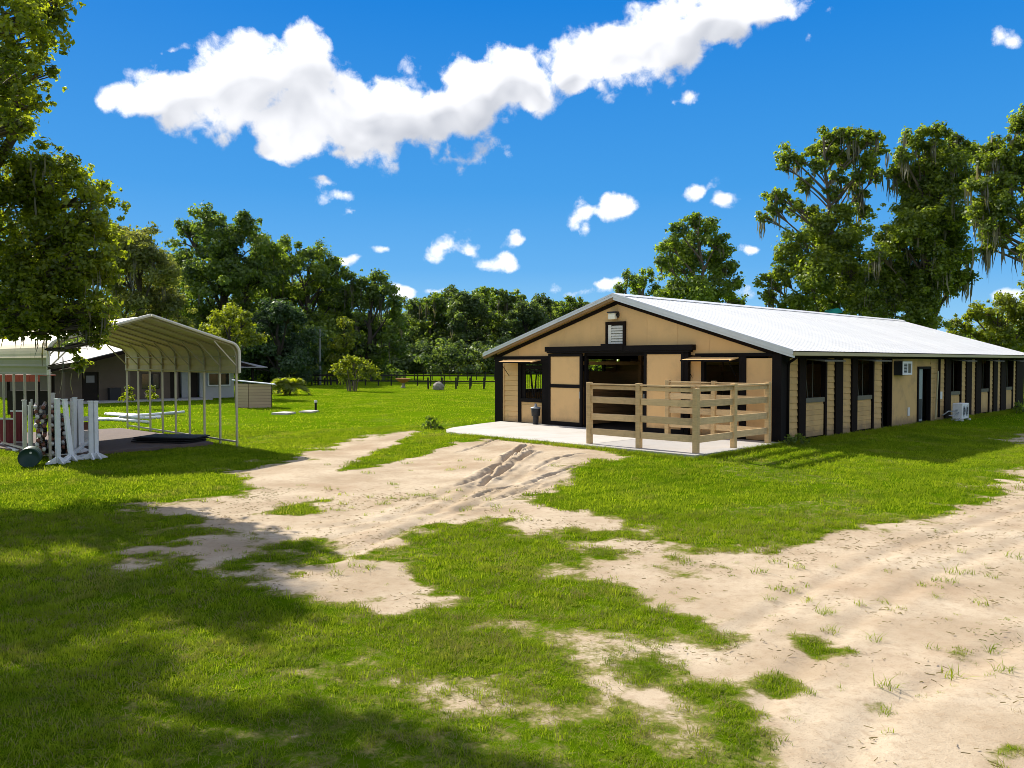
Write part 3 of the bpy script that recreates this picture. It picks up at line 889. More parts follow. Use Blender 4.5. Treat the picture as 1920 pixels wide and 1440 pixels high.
    for a, b in zip(edges[:-1], edges[1:]):
        pts = [(-a + .003, 2.605), (-b - .003, 2.605), (-b - .003, roof_under(-b)), (-a + .003, roof_under(-a))]
        if roof_under(-a) < 2.61: pts[3] = (-a + .003, 2.62)
        if roof_under(-b) < 2.61: pts[2] = (-b - .003, 2.62)
        g = MB().prism_y(pts, .012, .07).build('gable_sheet', tan, B)
    # louvre
    v = MB().box(-6.60, -5.81, -.02, .011, 2.97, 3.76).build('louver_vent', MT['dark_in'], B)
    f = MB(); f.box(-6.64, -6.54, -.07, .011, 2.93, 3.80); f.box(-5.87, -5.77, -.07, .011, 2.93, 3.80)
    f.box(-6.54, -5.87, -.07, .011, 3.70, 3.80); f.box(-6.54, -5.87, -.07, .011, 2.93, 3.01)
    f.build('vent_frame', MT['brown'], v)
    MB().box(-6.535, -6.40, -.045, -.021, 3.02, 3.69).build('vent_plate', MT['louver'], v)
    sl = MB(); sl.quad((-6.39, -.060, 0), (-5.88, -.060, 0), (-5.88, -.024, .075), (-6.39, -.024, .075)); sl.quad((-6.39, -.060, -.006), (-5.88, -.060, -.006), (-5.88, -.024, .069), (-6.39, -.024, .069))
    me = sl.mesh('vent_slat', MT['louver'])
    for k in range(7): inst(me, 'vent_slat', v, (0, 0, 3.03 + k * .092))
    # flood lamp
    l = MB().box(-6.42, -6.12, -.20, -.06, 3.88, 4.10).build('flood_lamp', MT['lamp_glass'], B, bevel=.02)
    MB().box(-6.44, -6.06, -.24, -.05, 4.102, 4.15).build('lamp_hood', MT['darkbin'], l)
    MB().bar((-6.10, -.10, 4.08), (-6.10, .012, 4.0), .06, .16).build('bracket', MT['darkbin'], l)
build_front()

def build_side(sgn):
    """stall side; sgn +1 the right wall at x=0, -1 the left wall"""
    B = barn
    xw = 0.0 if sgn > 0 else -BW
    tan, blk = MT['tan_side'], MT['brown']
    def P(nm, v0, v1, a, b, z0, z1, mt):      # a..b measured outwards from the wall plane
        return board(B, nm, xw + sgn * a, xw + sgn * b, v0, v1, z0, z1, mt)
    top = 2.50
    P('wall_plate', .47, BL, -.10, .05, top, 2.68, MT['black'])
    laps = [(.465, 1.08), (3.06, 3.66), (4.22, 4.94), (6.86, 7.60), (12.56, 14.20), (16.30, 16.93), (17.66, 18.28), (20.32, 20.92), (21.56, 22.13), (24.22, 24.76)]
    for v0, v1 in laps:
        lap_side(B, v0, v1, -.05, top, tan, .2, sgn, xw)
    posts = [(1.085, 1.53), (3.665, 4.215), (4.945, 5.38), (14.205, 14.9), (16.935, 17.655), (18.285, 19.03), (20.925, 21.555), (22.135, 22.98), (24.765, BL)]
    for v0, v1 in posts:
        P('post', v0, v1, -.10, .07, -.12, top, blk)
    doors = [(1.535, 2.93, 1.10), (5.385, 6.72, 1.06), (14.905, 16.22, .96), (19.035, 20.27, .98), (22.985, 24.17, .98)]
    for k, (v0, v1, h) in enumerate(doors):
        d = P('stall_door', v0 + .03, v1 - .02, -.06, -.012, .02, h, tan)
        # planks stood proud of the door leaf
        n = 6
        for i in range(n):
            if k < 2:
                z0 = .03 + i * (h - .1) / n
                q = MB().box(xw + sgn * -.011, xw + sgn * .012, v0 + .05, v1 - .05, z0, z0 + (h - .1) / n - .008)
            else:
                y0 = v0 + .05 + i * (v1 - v0 - .1) / n
                q = MB().box(xw + sgn * -.011, xw + sgn * .012, y0, y0 + (v1 - v0 - .1) / n - .014, .04, h - .08)
            q = q.mesh('plank', tan)
            cx = Vector(sum((v.co for v in q.vertices), Vector())) / len(q.vertices)
            for v in q.vertices: v.co -= cx
            o = inst(q, 'plank', d, tuple(cx - d.location))
        P('door_cap', v0 + .01, v1, -.08, .03, h + .003, h + .15, MT['grey_cap'])
        P('jamb', v0 + .002, v0 + .05, -.09, .045, h + .155, top - .002, MT['grey_cap'])
        P('jamb', v1 + .003, v1 + .125, -.10, .05, -.05, top - .002, blk)
        bars = MB()
        for j in range(2):
            y = v0 + .22 + j * .55
            bars.tube([(xw - sgn * .09, y + (.22 if j == 0 else 0), h + .15), (xw - sgn * .09, y, top - .3 * (j == 0))], .012, 6)
        bars.build('window_grille', MT['grey_cap'] if sgn > 0 else MT['black'], B)
        # the upper leaf hinged up as an awning
        aw = MB().box(.07, .66, v0 + .02, v1 + .10, 0, .035)
        me = aw.mesh('window_awning', MT['grey_cap'])
        for v in me.vertices:
            v.co.z += 2.455 - (v.co.x - .07) * .10
            v.co.x = xw + sgn * v.co.x
        inst(me, 'window_awning', B)
    # tack room bay with plain wall, air conditioner and door
    P('doorway', 7.605, 7.66, -.10, .05, -.05, top, blk); P('doorway', 8.44, 8.495, -.10, .05, -.05, top, blk)
    P('stall_door', 7.665, 8.435, -.30, -.25, .0, top, MT['rubber'])
    P('siding_panel', 8.50, 11.14, -.09, .0, -.08, top, tan)
    P('siding_panel', 12.56, 14.20, -.12, -.095, -.08, top, tan)
    P('siding_panel', 11.145, 12.555, -.09, .0, 2.20, top, tan)
    P('corner_board', 8.50, 8.60, .001, .03, -.08, top, tan)
    P('door_frame', 11.145, 11.24, -.09, .05, -.05, 2.195, MT['black']); P('door_frame', 12.46, 12.555, -.09, .05, -.05, 2.195, MT['black'])
    P('door_frame', 11.245, 12.455, -.09, .05, 2.10, 2.195, MT['black'])
    dr = P('entry_door', 11.25, 11.85, -.08, -.04, .02, 2.09, MT['steel'])
    MB().box(-.004, .035, -.22, .22, -.95, -.15).build('kick_panel', MT['darkbin'], dr)
    P('entry_door', 11.855, 12.45, -.30, -.26, .02, 2.09, MT['rubber'])
    if sgn > 0:
        ac = MB().box(.0, .30, 8.76, 9.66, 1.88, 2.41).build('air_conditioner', MT['darkbin'], B)
        fr = MB(); fr.box(.301, .33, 8.76, 8.86, 1.90, 2.40); fr.box(.301, .33, 9.58, 9.68, 1.90, 2.40)
        fr.box(.301, .33, 8.86, 9.58, 2.32, 2.40); fr.box(.301, .33, 8.86, 9.58, 1.90, 1.97); fr.box(.301, .33, 9.20, 9.27, 1.97, 2.32)
        fr.build('grille_frame', MT['white'], ac)
        sl = MB()
        for j in range(6): sl.box(.304, .318, 8.86, 9.20, 1.99 + j * .055, 2.005 + j * .055)
        sl.build('fins', MT['white'], ac)
        MB().box(.302, .310, 9.275, 9.575, 1.975, 2.315).build('side_panel', MT['grey_cap'], ac)
        MB().box(.002, .018, 10.16, 10.38, .30, .62).build('hatch', MT['white_old'], B)
        MB().tube([(.10, 13.34, 2.66), (.10, 13.34, .1)], .05, 8).build('downspout', MT['black'], B)
        MB().tube([(.13, 13.05, 2.0), (.16, 13.0, 1.9), (.10, 12.95, .05)], .035, 6).build('conduit', MT['gutter'], B)
        m = MB().box(.005, .12, 13.42, 13.68, .85, 1.15).build('meter_box', MT['white_old'], B)
        MB().tube([(.06, 13.55, .85), (.06, 13.55, .10)], .02, 6).build('pipe', MT['steel'], m)
        # gutter and elbow at the corner
        MB().tube([(.52, -.22, 2.62), (.44, .10, 2.52), (.30, .22, 2.45), (.13, .30, 2.38), (.085, .33, 2.25), (.085, .33, .05)], .042, 8, True).build('downspout', MT['black'], B, True)
build_side(1)
build_side(-1)

def build_roof():
    B = barn
    half = BW / 2 + OV; Ls = math.hypot(half, RIDGE - EAVE); ang = math.atan2(RIDGE - EAVE, half)
    n = 29; y0 = -.26; w = (BL + .52) / n
    mb = MB().box(0, Ls, 0, w - .006, 0, .022)
    for k in (.0, .3, .6):
        mb.prism_y([(0, .022), (Ls, .022), (Ls, .034), (0, .034)], k, k + .035)
    me = mb.mesh('roof_panel', MT['roof'])
    for i in range(n):
        inst(me, 'roof_panel', B, (-BW / 2, y0 + i * w, RIDGE - .022), (0, ang, 0))
        o = inst(me, 'roof_panel', B, (-BW / 2, y0 + (i + 1) * w, RIDGE - .022), (0, ang, math.pi))
    MB().prism_y([(-BW / 2 - .22, RIDGE - .04), (-BW / 2, RIDGE + .055), (-BW / 2 + .22, RIDGE - .04), (-BW / 2, RIDGE + .03)], y0, y0 + BL + .52).build('ridge_cap', MT['roof'], B)
    # deck under the sheets
    for s in (-1, 1):
        a = MB().prism_y([(-BW / 2, RIDGE - .03), (-BW / 2 + s * half, EAVE - .03), (-BW / 2 + s * half, EAVE - .055), (-BW / 2, RIDGE - .055)], y0 + .02, y0 + BL + .50)
        a.build('roof_deck', MT['soffit'], B)
        # rake trim in stepped galvanised strips with a dark board below
        for (yy, t0, t1, mt, nm) in ((y0 - .03, .05, -.10, MT['rake'], 'rake_trim'), (y0 - .045, .045, -.015, MT['rake'], 'rake_cap'), (y0 + .0, -.105, -.19, MT['soffit'] if s < 0 else MT['rake'], 'rake_board')):  # left rake_board is browner: light from the left put into its colour
            a = MB().prism_y([(-BW / 2, RIDGE + t0), (-BW / 2 + s * (half + .03), EAVE + t0), (-BW / 2 + s * (half + .03), EAVE + t1), (-BW / 2, RIDGE + t1)], yy, yy + (.03 if nm == 'rake_trim' else .014 if nm == 'rake_cap' else .10))
            a.build(nm, mt, B)
        a = MB().prism_y([(-BW / 2, RIDGE - .20), (-BW / 2 + s * (BW / 2 + .02), RIDGE - .20 - SL * (BW / 2 + .02)), (-BW / 2 + s * (BW / 2 + .02), RIDGE - .33 - SL * (BW / 2 + .02)), (-BW / 2, RIDGE - .33)], -.028, .011)
        a.build('rake_trim_board', MT['brown'], B)
        # soffit box over the side wall and gutter
        xe = -BW / 2 + s * half
        MB().box(xe - s * .02, xe + s * .11, y0, y0 + BL + .52, EAVE - .13, EAVE - .012).build('gutter', MT['gutter'], B, bevel=.012)
        MB().box(xe - s * .012, xe + s * .125, y0 - .002, y0 + BL + .522, EAVE - .010, EAVE + .012).build('drip_edge', MT['brown'], B)
        MB().box(xe - s * .50, xe - s * .03, .0, BL, EAVE - .16, EAVE - .135).build('soffit', MT['brown'], B)
    # back gable and solid rear wall
    pts = [(-BW, 0), (0, 0), (0, roof_under(0)), (-BW / 2, roof_under(-BW / 2)), (-BW, roof_under(-BW))]
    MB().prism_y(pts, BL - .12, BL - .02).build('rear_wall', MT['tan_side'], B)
build_roof()

def build_inside():
    B = barn
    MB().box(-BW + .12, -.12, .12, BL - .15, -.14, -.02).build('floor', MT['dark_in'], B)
    # stall fronts along the aisle, boards one above another
    me = MB().box(-.03, .03, 0, 3.55, 0, .185).mesh('stall_plank', MT['plank'])
    for k in range(7):
        y = .25 + k * 3.68
        if y + 3.6 > BL: break
        for xw in (-8.05, -4.35):
            board(B, 'stall_post', xw - .07, xw + .07, y - .09, y + .02, 0, 3.0, MT['plank'])
            rows = 11 if not (k == 0 and xw < -6) else 7
            for j in range(rows):
                if k > 3 and j > 6: continue
                inst(me, 'stall_plank', B, (xw, y + .03, .05 + j * .2))
            board(B, 'stall_rail', xw - .05, xw + .05, y + .03, y + 3.58, 2.27, 2.40, MT['beam'])
        # partition between stalls
        for x0, x1 in ((-12.15, -8.15), (-4.25, -.15)):
            if k: board(B, 'stall_partition', x0, x1, y - .06, y - .02, 0, 2.3 if k > 1 else 2.0, MT['plank'])
    MB().box(-8.0, -4.4, 3.6, 3.72, 2.62, 2.80).build('tie_beam', MT['plank'], B)
build_inside()

# ------------------------------------------------------------------ timber pen on the slab
def build_pen():
    t = thing('pen_fence', 'four-rail brown timber pen fence on the concrete before the barn doors', 'fence', tuple(L2W(0, 0)), RZ)
    posts = {'a': (-3.63, -4.50), 'b': (-1.88, -4.46), 'c': (-.05, -4.45), 'd': (-.06, -2.55), 'e': (-.06, -.62), 'f': (-3.66, -.52), 'g': (-1.92, -.56)}
    me = MB().box(-.072, .072, -.072, .072, 0, 1.80)
    me = me.mesh('post', MT['fence_wood'])
    for k, (x, y) in posts.items():
        o = inst(me, 'post', t, (x, y, -.10 if k == 'c' else -.002), (random.uniform(-.006, .006), random.uniform(-.006, .006), random.uniform(-.05, .05)))
        b = o.modifiers.new('bevel', 'BEVEL'); b.width = .012; b.segments = 2
    runs = [('a', 'b'), ('b', 'c'), ('c', 'd'), ('d', 'e'), ('f', 'g'), ('g', 'e')]
    zs = ((.27, .185), (.72, .185), (1.19, .185), (1.60, .11))
    for a, b in runs:
        A, Bp = Vector((*posts[a], 0)), Vector((*posts[b], 0))
        d = (Bp - A); L = d.length - .148; ang = math.atan2(d.y, d.x); mid = (A + Bp) / 2
        for z, h in zs:
            key = ('rail', round(L, 3), h)
            if key not in _cache:
                _cache[key] = MB().box(-L / 2, L / 2, -.024, .024, 0, h).mesh('rail', MT['fence_rail'])
            o = inst(_cache[key], 'rail', t, (mid.x, mid.y, z + random.uniform(-.012, .012)), (0, random.uniform(-.005, .005), ang))
            bv = o.modifiers.new('bevel', 'BEVEL'); bv.width = .005; bv.segments = 1
        # flat top rail
        key = ('cap', round(L, 3))
        if key not in _cache: _cache[key] = MB().box(-L / 2, L / 2, -.07, .07, 0, .035).mesh('top_rail', MT['fence_rail'])
        inst(_cache[key], 'top_rail', t, (mid.x, mid.y, 1.722), (0, 0, ang))
build_pen()

# ------------------------------------------------------------------ small things around the barn
def build_barn_things():
    p = L2W(-9.80, -.34, 0)
    t = thing('bin', 'black tapered bin with grey lid below the left stall window of the barn', 'bin', tuple(p), RZ)
    MB().lathe([(.105, 0), (.115, .30), (.12, .32), (.16, .33), (.175, .60), (.17, .61)], 18).build('bin_body', MT['darkbin'], t, True)
    MB().lathe([(.20, .612), (.205, .635), (.12, .67), (.05, .69), (.045, .78), (.02, .80)], 18).build('lid', MT['steel'], t, True)
    p = L2W(.62, 14.35, gz1(*L2W(.62, 14.35)[:2]))
    t = thing('condenser', 'white outdoor condenser unit with pipes on the grass by the barn side wall', 'air unit', tuple(p), RZ)
    MB().box(-.19, .19, -.42, .42, .08, .72).build('cabinet', MT['white'], t, bevel=.02)
    for y in (-.21, .16):
        g = MB()
        for r in (.06, .11, .15):
            g.tube([(.20, y + r * math.cos(a * .5236), .40 + r * 1.5 * math.sin(a * .5236)) for a in range(13)], .007, 5, False)
        o = MB().lathe([(.155, 0), (.155, .004)], 18).build('fan_opening', MT['rubber'], t)
        o.rotation_euler = (0, math.pi / 2, 0); o.location = (.191, y, .40)
        g.build('fan_guard', MT['steel'], t)
    MB().box(.192, .2, .34, .40, .10, .70).build('edge_panel', MT['white_old'], t)
    s = MB(); s.box(-.24, .24, -.50, -.42, 0, .075); s.box(-.24, .24, .42, .50, 0, .075); s.build('foot', MT['white_old'], t)
    f = MB(); f.tube([(0, -.42, .45), (-.05, -.7, .40), (-.15, -1.0, .42), (-.3, -1.25, .25)], .025, 6); f.tube([(.05, -.42, .35), (0, -.75, .22), (-.1, -1.1, .25)], .02, 6)
    f.tube([(.1, -.45, .12), (.2, -.8, .06), (.15, -1.2, .05)], .018, 6)
    f.build('pipes', MT['steel'], t, True)
build_barn_things()

# ------------------------------------------------------------------ carport
CPX, CPY, CPW, CPL = -12.24, -11.15, 5.3, 9.2
def C2W(x, y, z=0): return L2W(CPX + x, CPY + y, z)
def build_carport():
    t = thing('carport', 'open cream metal carport with bent eaves and thin legs, left of the sandy track', 'carport', tuple(C2W(0, 0)), RZ)
    ez, rz_ = 3.02, 3.70
    sl = (rz_ - ez) / (CPW / 2)
    def profile():
        """half profile from the lower edge of the side sheet to the ridge: (distance in from the leg line, z)"""
        pts = [(0, 2.03), (0, 2.62)]
        for k in range(1, 6):
            a = k / 6 * (math.pi / 2 - math.atan(sl))
            r = .36
            pts.append((r - r * math.cos(a), 2.62 + r * math.sin(a)))
        x0, z0 = pts[-1]
        pts.append((CPW / 2, rz_))
        return pts
    prof = profile()
    # resample the profile and give it shallow ribs
    def sample(step):
        out = []; acc = 0
        for (a, b) in zip(prof[:-1], prof[1:]):
            L = math.hypot(b[0] - a[0], b[1] - a[1]); n = max(1, int(round(L / step)))
            for i in range(n): out.append((a[0] + (b[0] - a[0]) * i / n, a[1] + (b[1] - a[1]) * i / n))
        out.append(prof[-1]); return out
    sp = sample(.06)
    cuts = [0]; acc = 0
    for i in range(1, len(sp)):
        acc += math.hypot(sp[i][0] - sp[i - 1][0], sp[i][1] - sp[i - 1][1])
        if acc > .43: cuts.append(i); acc = 0
    if cuts[-1] != len(sp) - 1:
        if len(sp) - 1 - cuts[-1] < 4: cuts[-1] = len(sp) - 1
        else: cuts.append(len(sp) - 1)
    for side in (0, 1):
        for c0, c1 in zip(cuts[:-1], cuts[1:]):
            mb = MB(); idx = []
            for i in range(c0, c1 + 1):
                a = sp[max(i - 1, 0)]; b = sp[min(i + 1, len(sp) - 1)]
                d = Vector((b[0] - a[0], b[1] - a[1])).normalized(); nrm = Vector((-d.y, d.x))
                off = .014 if i % 4 in (0,) else 0.0
                for dd in (off, off + .004):
                    y = -(sp[i][0] + nrm.x * dd); z = sp[i][1] + nrm.y * dd
                    if side: y = -CPW - y
                    for x in (.12, -CPL - .12): mb.v.append((x, y, z))
            m = c1 - c0 + 1
            for i in range(m - 1):
                k = i * 4
                mb.f += [(k, k + 1, k + 5, k + 4), (k + 2, k + 3, k + 7, k + 6), (k, k + 2, k + 6, k + 4), (k + 1, k + 3, k + 7, k + 5)]
            low = sp[(c0 + c1) // 2][1] < 2.66
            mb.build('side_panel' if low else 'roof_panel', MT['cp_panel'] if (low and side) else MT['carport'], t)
    # white trim round both open ends
    for x in (.125, -CPL - .125):
        for side in (0, 1):
            pts = [(x, (-p[0] + .012) if not side else (-CPW + p[0] - .012), p[1] + .02) for p in [prof[0]] + prof[1:]]
            MB().tube(pts, .045, 6).build('end_trim', MT['cp_trim'], t)
    leg = MB().box(-.028, .028, -.028, .028, -.25, 2.62).mesh('leg', MT['cp_steel'])
    for k in range(9):
        x = -k * CPL / 8
        for side in (0, 1):
            inst(leg, 'leg', t, (x, -.03 if not side else -CPW + .03, 0))
            pts = [(x, -(p[0] + .04) if not side else -CPW + p[0] + .04, p[1] - .03) for p in prof[1:]]
            MB().tube(pts, .028, 4).build('rafter', MT['cp_steel'], t)
            y0 = -.04 if not side else -CPW + .04; s = -1 if not side else 1
            MB().bar((x + .045, y0, 2.25), (x + .045, y0 + s * .72, 3.02), .035).build('brace', MT['cp_steel'], t)
    for side in (0, 1):
        y = -.03 if not side else -CPW + .03
        MB().bar((.05, y, -.09), (-CPL - .05, y, -.09), .05, .05).build('base_rail', MT['cp_steel'], t)
        for z in (2.10, 2.55):
            MB().bar((.0, y - (.05 if not side else -.05), z), (-CPL, y - (.05 if not side else -.05), z), .03).build('girt', MT['cp_steel'], t)
    return t
build_carport()

# ------------------------------------------------------------------ jump standards, poles and other things stored in the carport
def gp(x, y, z0=-.18):
    """a point on the ground seen at this spot of the photograph"""
    a, b = px_ground(x, y, z0)
    return Vector((a, b, gz1(a, b)))

def build_jumps():
    labels = [
     ('tall white jump standard at the front right of the pole stack', 109, 868, 1.66, 0, .0),
     ('leaning white jump standard right of the pole stack', 134, 862, 1.62, -.10, .0),
     ('white jump standard just behind the leaning one', 139, 852, 1.62, .03, .0),
     ('greyish white jump standard with two close uprights behind the leaning one', 147, 850, 1.58, .0, .0),
     ('white jump standard left of the rightmost pair in the carport', 153, 848, 1.54, .0, .0),
     ('left one of the rightmost pair of white jump standards', 171, 859, 1.56, .0, .0),
     ('rightmost white jump standard with splayed feet on the grass edge', 180, 858, 1.55, .0, .0),
     ('cream jump standard behind the green drum', 47, 850, 1.52, .0, .0),
     ('shorter cream jump standard between drum and pole stack', 58, 848, 1.36, .0, .0),
     ('pale jump standard top left of the pole stack', 100, 846, 1.70, .0, .0)]
    for i, (lb, x, y, h, lean, _) in enumerate(labels):
        p = gp(x, y)
        t = thing('jump_standard', lb, 'jump standard', tuple(p), RZ + random.uniform(-.15, .15), 'jump standards in the carport')
        mt = MT['white'] if i not in (7, 8, 9) else MT['white_old']
        dx = lean
        w = .10
        if i in (3,):
            MB().bar((-.10, 0, .05), (-.10 + dx, 0, h), .06, .09).build('post', mt, t); MB().bar((.06, 0, .05), (.06 + dx, 0, h - .03), .06, .09).build('post', mt, t)
        else:
            MB().bar((0, 0, .05), (dx * 1.6, dx * .8, h), w, w).build('post', mt, t)
            MB().bar((dx * 1.6, dx * .8, h - .002), (dx * 1.6, dx * .8, h + .03), w + .02, w + .02).build('cap', mt, t)
        if i < 7:
            for k, a in enumerate((0, math.pi / 2, math.pi, 3 * math.pi / 2)):
                c, s = math.cos(a), math.sin(a)
                mb = MB().prism_y([(.05, .03), (.30, .03), (.30, .06), (.05, .20)], -.02, .02)
                mb.v = [(q[0] * c - q[1] * s, q[0] * s + q[1] * c, q[2]) for q in mb.v]
                mb.build('foot', mt, t)
    # the stack of poles: two columns of round poles seen end on, resting on one another
    L = 2.7
    base = C2W(-.55, -4.42)
    def pole_mesh(kind):
        mb = MB(); segs = 8
        mb.tube([(-k * L / segs, 0, 0) for k in range(segs + 1)], .05, 8)
        me = mb.mesh('jump_pole', MT['white_old'], True); me.materials.append(MT['pole_red'])
        for p in me.polygons:
            p.material_index = int((int(-p.center.x / (L / segs) * .9999) + kind) % 2)
        return me
    meshes = [pole_mesh(0), pole_mesh(1)]
    n = 0
    for colx, xo in ((0, -.90), (1, -.55), (2, -.22)):
        for r in range(11):
            for q in range(2):
                if colx == 2 and r > 7: continue
                y = -4.62 + xo + q * .125 + random.uniform(-.02, .02); z = .0 + r * .124
                p = C2W(-.15 - .3 * (colx == 2) + random.uniform(-.25, .12), y)
                t = inst(meshes[(r + q) % 2], 'jump_pole', None, (p.x, p.y, -.06 + z), (random.uniform(-3, 3), 0, -1.06 + random.uniform(-.02, .02)))
                tag(t, 'round red and white banded jump pole lying in the stack inside the carport', 'jump pole', 'banded poles stacked in the carport')
                n += 1
    # slats laid across the rows so that the poles sit in racks
    t = thing('pole_rack', 'white timber rack that holds the stacked jump poles', 'rack', tuple(C2W(-.3, -5.06, -.13)), -1.06)
    for dx in (0, -2.0):
        for y in (-.575, .10, .42):
            MB().box(dx - .04, dx + .04, y - .025, y + .025, 0, 1.45).build('upright', MT['white_old'], t)
        for r in (0,):
            MB().box(dx - .035, dx + .035, -.54, .39, .0, .02).build('crossbar', MT['white_old'], t)
    # loose low feet and boards in front of the standards
    for k, (a, b, lb) in enumerate((((112, 866), (160, 853), 'white plank lying between the tall and the pair of jump standards'),
                                  ((118, 869), (175, 840), 'white plank leaning low against the pair of jump standards'),
                                  ((8, 838), (32, 846), 'short white pole lying on the ground left of the green drum'))):
        A, Bq = gp(*a), gp(*b)
        o = MB().bar(A + Vector((0, 0, .05)), Bq + Vector((0, 0, .06 if k != 1 else .40)), .09, .05).build('plank', MT['white'])
        tag(o, lb, 'plank', 'loose white planks by the jump standards')
    # jump filler box with dots behind
    p = gp(163, 838)
    t = thing('jump_filler', 'small white and red jump filler panel behind the right pair of standards', 'jump filler', tuple(p), RZ + 1.35)
    MB().box(-.32, .32, -.04, .04, .05, .52).build('panel', MT['white_old'], t)
    MB().box(-.32, .32, -.05, .05, .55, .78).build('top_panel', MT['pole_red'], t)
    MB().box(-.2, .2, -.07, .07, .82, .95).build('cap_panel', MT['white'], t)
    for sx in (-.3, .3): MB().box(sx - .03, sx + .03, -.15, .15, 0, .049).build('foot', MT['white_old'], t)
    # dark red boxes
    for k, (x, y, w, h, lb) in enumerate(((34, 832, .24, .92, 'tall dark red jump panel standing behind the left carport legs'), (14, 835, .24, .72, 'shorter dark maroon jump panel at the far left of the carport'))):
        p = gp(x, y)
        t = thing('jump_gate', lb, 'jump panel', tuple(p), -.2, 'dark red jump panels')
        for j in range(4): MB().box(-w + j * w / 2 + .004, -w + (j + 1) * w / 2 - .004, -.03, .03, .12, .12 + h).build('board', MT['red_dark'], t)
        MB().box(-w, w, -.08, .08, .0, .115).build('base', MT['white_old'], t)
        MB().box(-w, w, -.04, .04, .123 + h, .17 + h).build('top_rail', MT['white_old'], t)
    # drum on its side
    p = gp(57, 871)
    t = thing('drum', 'dark green plastic drum lying on its side at the carport front', 'drum', (p.x, p.y, p.z + .235), RZ - .35)
    t.scale = (.85, .85, .85)
    d = MB().lathe([(.25, -.40), (.285, -.385), (.29, -.15), (.28, -.13), (.29, -.11), (.29, .11), (.28, .13), (.29, .15), (.285, .385), (.262, .395), (.255, .375), (.0, .375)], 28)
    d.v = [(z, y, x) for x, y, z in d.v]; o = d.build('drum_body', MT['drum_green'], t, True)
    b = MB().lathe([(.032, 0), (.032, .02)], 10); b.v = [(z + .376, y + .05, x + .15) for x, y, z in b.v]; b.build('bung', MT['white_old'], t)
    # rubber mats
    base = gp(318, 828, -.15)
    for k in range(3):
        lb = ('topmost black rubber stall mat in the carport pile', 'middle black rubber stall mat in the carport pile', 'lowest black rubber stall mat in the carport pile')[2 - k]
        pts = [(-1.0, -.55), (.85, -.6), (1.0, -.45), (1.0, .5), (.8, .62), (-.95, .6)]
        o = MB().prism(pts, 0, .045).build('rubber_mat', MT['rubber'], bevel=.01)
        o.location = (base.x + .05 * k, base.y + .03 * (k % 2), -.14 + k * .062 + .005); o.rotation_euler = (0, 0, RZ + .55 + .06 * k)
        tag(o, lb, 'rubber mat', 'rubber mats piled in the carport')
    # white poles on the grass beyond the carport
    poles = [((170, 787), (302, 783)), ((205, 777), (346, 797)), ((198, 780), (330, 795)), ((215, 776), (300, 781)), ((232, 782), (330, 777)), ((225, 786), (345, 776)), ((182, 784), (298, 793))]
    wh = ['long white pole lying level at the left of the grass pile', 'white pole with its tip nearest the sandy side of the pile', 'white pole lying under the longest one of the grass pile', 'short white pole at the back of the grass pile',
          'white pole crossing the back right of the grass pile', 'white pole slanting up to the right in the grass pile', 'white pole crossing low through the grass pile']
    for k, (a, b) in enumerate(poles):
        A, Bq = gp(*a), gp(*b)
        h = .06 + .05 * (k % 3)
        d = (Bq - A).normalized(); Bq = A + d * min((Bq - A).length, 4.2)
        t = thing('jump_pole', wh[k], 'jump pole', tuple(A), 0, 'white poles lying on the grass behind the carport')
        MB().tube([(0, 0, h), tuple(Bq - A + Vector((0, 0, h)))], .065, 8).build('pole', MT['white'], t, True)
        MB().tube([(0, 0, h), tuple(d * .25 + Vector((0, 0, h)))], .068, 8).build('end_band', MT['white_old'], t, True)
build_jumps()

